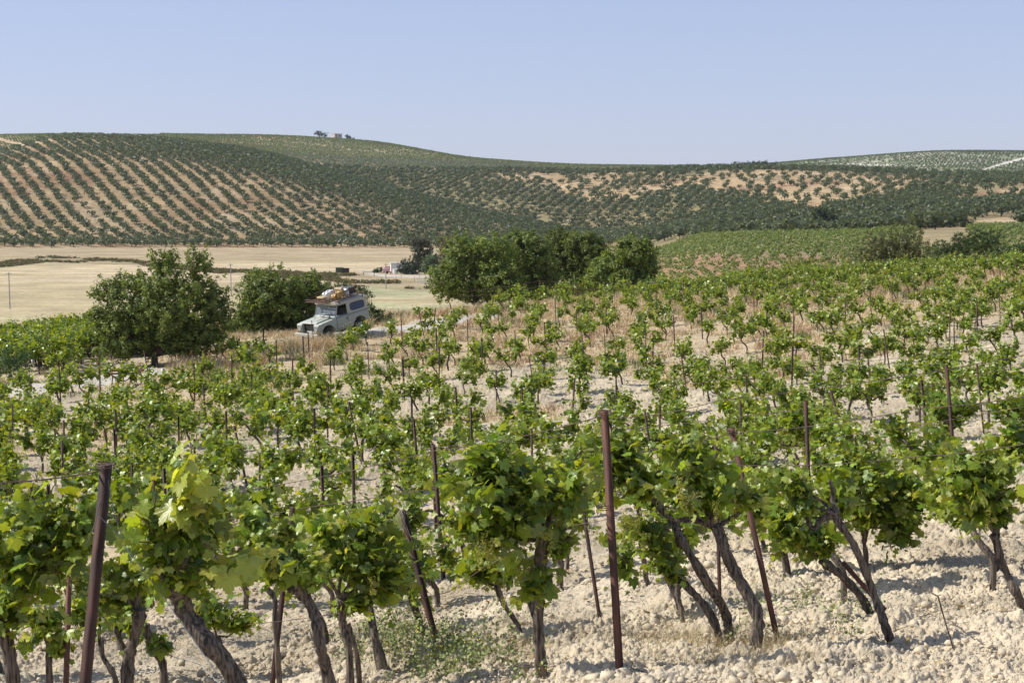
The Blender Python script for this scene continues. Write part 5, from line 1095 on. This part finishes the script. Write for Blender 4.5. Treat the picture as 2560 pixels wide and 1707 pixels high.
for i, (px, d, w, h, l) in enumerate([(2120, 400, 26, 13, 'first low bush right of the big dark rounded tree'), (2165, 400, 24, 14, 'second low bush right of the big dark rounded tree'), (2215, 398, 26, 12, 'low bush above the pale eroded bank'), (2270, 395, 26, 13, 'grey-green bush in the middle of the bushy strip at the right'), (2315, 392, 24, 12, 'low bush at the right half of the bushy strip'), (2360, 385, 26, 13, 'purplish bush left of the dark round bush'), (2412, 372, 22, 19, 'dark round bush at the end of the bushy strip at the right'), (2005, 430, 22, 9, 'small dark bush left of the big dark rounded tree')]):
    b = farpt(px, d); gy_ = proj(*b)[1]; fartree('bank_bush', l, px, d, [(px - 8, gy_ - h * .8, w * .6, h), (px + 9, gy_ - h * .6, w * .6, h * .8)], ((.035, .055, .022), (.09, .11, .04)) if i != 3 else ((.08, .10, .05), (.13, .15, .08)), 1800, .22, 60 + i, .08, .4, 'bush')
for i, (px, w, h, l) in enumerate([(1850, 20, 8, 'low dark tree on the far ridge, left of the ridge trees'), (1876, 14, 9, 'dark tree on the far ridge, middle one of the ridge trees'), (1905, 14, 13, 'tallest dark tree on the far ridge right of the middle'), (1932, 10, 8, 'small dark tree at the right end of the ridge trees')]):
    b = farpt(px, 1058); gy_ = proj(*b)[1] - 8; fartree('ridge_tree', l, px, 1058, [(px - w * .4, gy_ - h * .5, w * .6, h * .8), (px + w * .4, gy_ - h * .6, w * .6, h * .7)], ((.03, .045, .022), (.06, .08, .035)), 1500, .4, 70 + i, .3, 1.5)
b = farpt(842, 1530); e = empty('hilltop_house', b + [0, 0, .3], 'small pale flat-roofed house on the far hilltop between two trees', 'house', rot=(0, 0, R(38)))
m = MB(); m.box((0, 0, 2.2), (9, 6.5, 5.6)); m.build('wall', simple('cream render', (.62, .56, .42), (.52, .46, .35), .9, .3), e, bevel=.03); m = MB(); m.box((0, 0, 5.1), (9.4, 6.9, .25)); m.build('roof', simple('house roof', (.5, .42, .32), None, .9), e)
for x in (-2.6, 1.6): m = MB(); m.box((x, -3.27, 2.8), (1.1, .08, 1.6)); m.build('window', PK, e)
fartree('hilltop_tree', 'wide flat-crowned tree on the far hilltop left of the small house', 799, 1525, [(792, 334, 9, 7), (803, 337, 12, 6), (812, 339, 7, 4)], ((.025, .04, .022), (.05, .07, .035)), 1500, .45, 80, .5, 3, shell=.4)
fartree('hilltop_tree', 'low dark tree on the far hilltop right of the small house', 873, 1525, [(868, 343, 6, 5), (878, 345, 7, 5)], ((.025, .04, .022), (.05, .07, .035)), 900, .45, 81, .4, 1, shell=.4)

# ---------------------------------------------------------------- orchards and vineyards on the hills
def crown_set(seed, rx, rz, n, leaf, a, b_, trunk=True, z0=1.0):
    rg = np.random.default_rng(seed); v = norm(rg.normal(0, 1, (n, 3))); q = rg.uniform(.45, 1.05, (n, 1)) * (.8 + .4 * rg.random((n, 1)))
    P = v * q * [rx, rx, rz] + [0, 0, z0 + rz * .9]; N = norm(v + rg.normal(0, .6, (n, 3)) + [0, 0, .3]); D = norm(rg.normal(0, 1, (n, 3))); D = norm(D - N * (D * N).sum(1, keepdims=True)); X = np.cross(D, N); s = leaf * rg.uniform(.6, 1.3, (n, 1))
    V = np.stack([P - D * s, P + X * s * .7, P + D * s, P - X * s * .7], 1).reshape(-1, 3); o = (np.arange(n) * 4)[:, None]; F = np.concatenate([np.array([[0, 1, 2]]) + o, np.array([[0, 2, 3]]) + o])
    w = rg.random((n, 1)); C = np.repeat(np.array(a) * (1 - w) + np.array(b_) * w, 4, 0)
    if trunk:
        m = MB(); m.tube([(0, 0, -.4), (0, 0, z0 + .3)], [.16, .12], 5); m.tube([(0, 0, z0), (rx * .4, .2, z0 + rz)], [.10, .05], 4); m.tube([(0, 0, z0), (-rx * .4, -.2, z0 + rz)], [.10, .05], 4)
        tv = np.concatenate(m.v); tf = np.array([f for q_ in m.q for f in ((q_[0], q_[1], q_[2]), (q_[0], q_[2], q_[3]))] + m.t); F = np.concatenate([F, tf + len(V)]); V = np.concatenate([V, tv]); C = np.concatenate([C, np.tile([.08, .06, .045], (len(tv), 1))])
    return V, F, C
DK = ((.050, .070, .032), (.120, .140, .064))
OS = [crown_set(300 + i, 2.5 + .2 * (i % 3), 1.55, 150, .50, *DK) for i in range(8)]
OB = [crown_set(320 + i, 2.6, 1.5, 70, .62, *DK) for i in range(8)]
OL = [crown_set(340 + i, 1.9, 1.3, 40, .55, (.105, .125, .085), (.18, .195, .14), True, .6) for i in range(5)]
VS = [crown_set(360 + i, .60, .42, 26, .20, (.10, .145, .035), (.22, .26, .075), False, .35) for i in range(8)]
VT = [crown_set(380 + i, 1.0, .5, 12, .46, (.085, .115, .035), (.16, .19, .065), False, .2) for i in range(6)]
VP = [crown_set(390 + i, .95, .5, 10, .45, (.075, .105, .05), (.12, .15, .075), False, .2) for i in range(6)]
rg = np.random.default_rng(77)
def lattice(dirx, diry, sa, sp, x0, x1, y0, y1, jit, bend=0):
    d = np.array([dirx, diry], float); d /= np.linalg.norm(d); n = np.array([-d[1], d[0]]); c = np.array([(x0 + x1) / 2, (y0 + y1) / 2]); Rr = math.hypot(x1 - x0, y1 - y0) / 2
    a = np.arange(-Rr, Rr, sa); b = np.arange(-Rr, Rr, sp); A, B = np.meshgrid(a, b); A = A + (np.arange(len(b)) % 2)[:, None] * sa * .5; P = c + A.reshape(-1, 1) * d + B.reshape(-1, 1) * n + rg.normal(0, jit, (A.size, 2))
    if bend: P[:, 0] += bend * ((P[:, 1] - 780) / 170) ** 2
    k = (P[:, 0] > x0) & (P[:, 0] < x1) & (P[:, 1] > y0) & (P[:, 1] < y1); return P[k]
orch = []
def add(P, fn, lo, hi, nset, out, zoff=0):
    x, y = P[:, 0], P[:, 1]; z = zbase(x, y); zn, px, py = far_zone(x, y, z); k = fn(x, y, px, py, zn) & (px > -160) & (px < 2720); x, y, z = x[k], y[k], z[k]
    out.append(np.stack([x, y, z + zoff, rg.uniform(lo, hi, len(x)), rg.random(len(x)) * 6.28, rg.integers(0, nset, len(x))], 1))
big = [(185, 500), (270, 505), (300, 560), (200, 560)]
add(lattice(.455, -.89, 5.6, 7.6, -400, 140, 604, 1070, .55, 12), lambda x, y, px, py, zn: (zn == 1) & ~(in_poly(px, py, big) & (rg.random(len(x)) < .4)) & (rg.random(len(x)) > .03), .74, 1.06, 8, orch)
add(lattice(.30, .95, 6.8, 7.4, -300, 520, 560, 1140, .7), lambda x, y, px, py, zn: (zn == 2) & ~in_poly(px, py, SPARSE) & ~in_poly(px, py, TANDIAG) & (rg.random(len(x)) > np.where(in_poly(px, py, MIDS), .14 + .42 * (fbm(x * .03, y * .03, 15, 2) > .5), .05)), .75, 1.25, 8, orch)
add(lattice(.30, .95, 12.5, 9.6, 60, 420, 700, 1080, 2.4), lambda x, y, px, py, zn: (zn == 2) & in_poly(px, py, SPARSE) & (rg.random(len(x)) > .08), .6, 1.08, 8, orch)
add(lattice(.93, .36, 6.6, 10.5, 60, 420, 330, 930, .5), lambda x, y, px, py, zn: (zn == 7) & ~in_poly(px, py, RTAN2) & ~in_poly(px, py, TANDIAG) & ~(in_poly(px, py, RTAN) & (rg.random(len(x)) < .72)) & (rg.random(len(x)) > .5 * (fbm(x * .02, y * .02, 19, 2) > .58)), .85, 1.2, 8, orch)
O = np.concatenate(orch); vis = (proj(O[:, 0], O[:, 1], O[:, 2])[0] > 0) & (proj(O[:, 0], O[:, 1], O[:, 2])[0] < 2560); ppy = proj(O[:, 0], O[:, 1], O[:, 2])[1]; ppx = proj(O[:, 0], O[:, 1], O[:, 2])[0]
key = np.where(vis & ~((ppx > 1080) & (ppx < 1620) & (ppy > 560)), O[:, 1], 1e9); order = np.argsort(key); ind = order[:300]; print('orchard', len(O))
OM = [mesh_np('orchard_tree', V, F, M['tleaf'], col=C) for V, F, C in OS]
for i in ind:
    x, y, z, s, r, w = O[i]; o = bpy.data.objects.new('orchard_tree', OM[int(w)]); COL.objects.link(o); o.location = (x, y, z); o.rotation_euler = (0, 0, r); o.scale = (s * 1.04,) * 3
    pxx = ppx[i]; g_ = 'left' if pxx < 500 else 'centre' if pxx < 1960 else 'mid' if pxx < 2150 else 'midr' if pxx < 2330 else 'right'
    l_ = {'left': 'dark green orchard tree in the lowest rows at the foot of the left hill', 'centre': 'dark green orchard tree at the hill foot behind the farmyard and the field', 'mid': 'dark green orchard tree just behind the big dark rounded tree', 'midr': 'dark green orchard tree behind the bushy strip at the right', 'right': 'dark green orchard tree above the tan strip near the right edge'}[g_]
    tag(o, l_, 'orchard tree', {'left': 'orchard trees at the foot of the left hill', 'centre': 'orchard trees at the hill foot behind the field', 'mid': 'orchard trees behind the big dark tree', 'midr': 'orchard trees behind the bushy strip', 'right': 'orchard trees near the right edge'}[g_])
m_ = np.ones(len(O), bool); m_[ind] = False; V, F, C = merge(O[m_], OB)
tag(link('orchard', mesh_np('orchard', V, F, M['tleaf'], col=C)), 'orchard rows of round dark green trees covering the hillsides', 'orchard', kind='stuff')
out = []; add(lattice(.75, .66, 6.0, 6.5, -420, 520, 940, 1420, .35), lambda x, y, px, py, zn: zn == 5, .8, 1.1, 5, out); V, F, C = merge(np.concatenate(out), OL)
tag(link('olive_grove', mesh_np('olive_grove', V, F, M['tleaf'], col=C)), 'grey-green olive rows between the dark orchard and the far vineyard', 'olive grove', kind='stuff')
out = []; add(lattice(.8, .6, 2.4, 4.2, -640, 640, 1050, 1640, .2), lambda x, y, px, py, zn: (zn == 3) & ~((px < 130) & (np.abs(py - np.interp(px, [0, 60, 120], [350, 365, 352])) < 4)) & ~((px > 240) & (px < 400) & (py < 337)) & (rg.random(len(x)) > .25 * (fbm(x * .02, y * .03, 88, 3) > .55)), .8, 1.2, 6, out); V, F, C = merge(np.concatenate(out), VT)
tag(link('far_vineyard', mesh_np('far_vineyard', V, F, M['tleaf'], col=C)), 'vineyard of tiny green bushes covering the far left ridge', 'vineyard', kind='stuff')
out = []; add(lattice(.35, .94, 3.0, 3.0, 150, 640, 1100, 1600, .7), lambda x, y, px, py, zn: (zn == 4) & ~((px > 2440) & (np.abs(py - np.interp(px, [2440, 2500, 2560, 2700], [432, 412, 396, 372])) < 3)) & (rg.random(len(x)) > .08 + .5 * (fbm(x * .015, y * .015, 89, 3) > .56)), .8, 1.2, 6, out); V, F, C = merge(np.concatenate(out), VP)
tag(link('pale_vineyard', mesh_np('pale_vineyard', V, F, M['tleaf'], col=C)), 'young vineyard on the pale chalky hill at the far right', 'vineyard', kind='stuff')
out = []; add(lattice(.94, .34, 1.8, 2.9, -20, 160, 172, 420, .14), lambda x, y, px, py, zn: (zn == 6) & ~((px > 2290) & (px < 2420) & (py < 628)) & (rg.random(len(x)) > .08 + .4 * sstep(630, 655, py)), .85, 1.35, 8, out); V, F, C = merge(np.concatenate(out), VS)
tag(link('valley_vineyard', mesh_np('valley_vineyard', V, F, M['tleaf'], col=C)), 'green vineyard rows on reddish soil behind the slope at the right', 'vineyard', kind='stuff')
# brush along the ditch and the yard
n = 9000; bx = rg.uniform(-250, 1180, n); c_ = np.interp(bx, [-200, 0, 120, 330, 560, 800, 1000, 1150], [666, 662, 648, 656, 680, 690, 706, 712]); w_ = np.interp(bx, [0, 300, 560, 800, 1000, 1150], [9, 7, 6, 12, 18, 14]); by = c_ + rg.uniform(-1, 1, n) * w_ * .8
tt = t_of(by); d = -20 / tt; x = (bx - 1280) / FPX * (CT - tt * ST) * d; keep = fbm(x * .06, d * .06, 55, 3) > .50; x, d = x[keep], d[keep]; z = zbase(x, d)
BS = [crown_set(400 + i, .8, .5, 16, .26, *c2, False, 0) for i, c2 in enumerate([((.09, .085, .03), (.16, .14, .05)), ((.13, .09, .045), (.22, .15, .07)), ((.06, .07, .025), (.11, .12, .04)), ((.10, .06, .04), (.17, .10, .06))])]
V, F, C = merge(np.stack([x, d, z - .1, rg.uniform(.3, 1.1, len(x)), rg.random(len(x)) * 6, rg.integers(0, 4, len(x))], 1), BS)
tag(link('ditch_brush', mesh_np('ditch_brush', V, F, M['tleaf'], col=C)), 'brown and green brush along the ditch across the stubble fields', 'brush', kind='stuff')
print('objects', len(S.objects))

# ---------------------------------------------------------------- the air
m = bpy.data.materials.new('haze'); m.use_nodes = True; n = m.node_tree; n.nodes.clear(); vo = n.nodes.new('ShaderNodeVolumePrincipled'); ou = n.nodes.new('ShaderNodeOutputMaterial')
vo.inputs['Color'].default_value = (.80, .88, 1, 1); vo.inputs['Density'].default_value = 0.00006; vo.inputs['Anisotropy'].default_value = 0.2; n.links.new(vo.outputs[0], ou.inputs['Volume'])
b_ = MB(); b_.box((0, 4450, -10), (15200, 9180, 220)); o = b_.build('haze', m); tag(o, 'thin summer haze in the air over the valley', 'haze', kind='stuff')
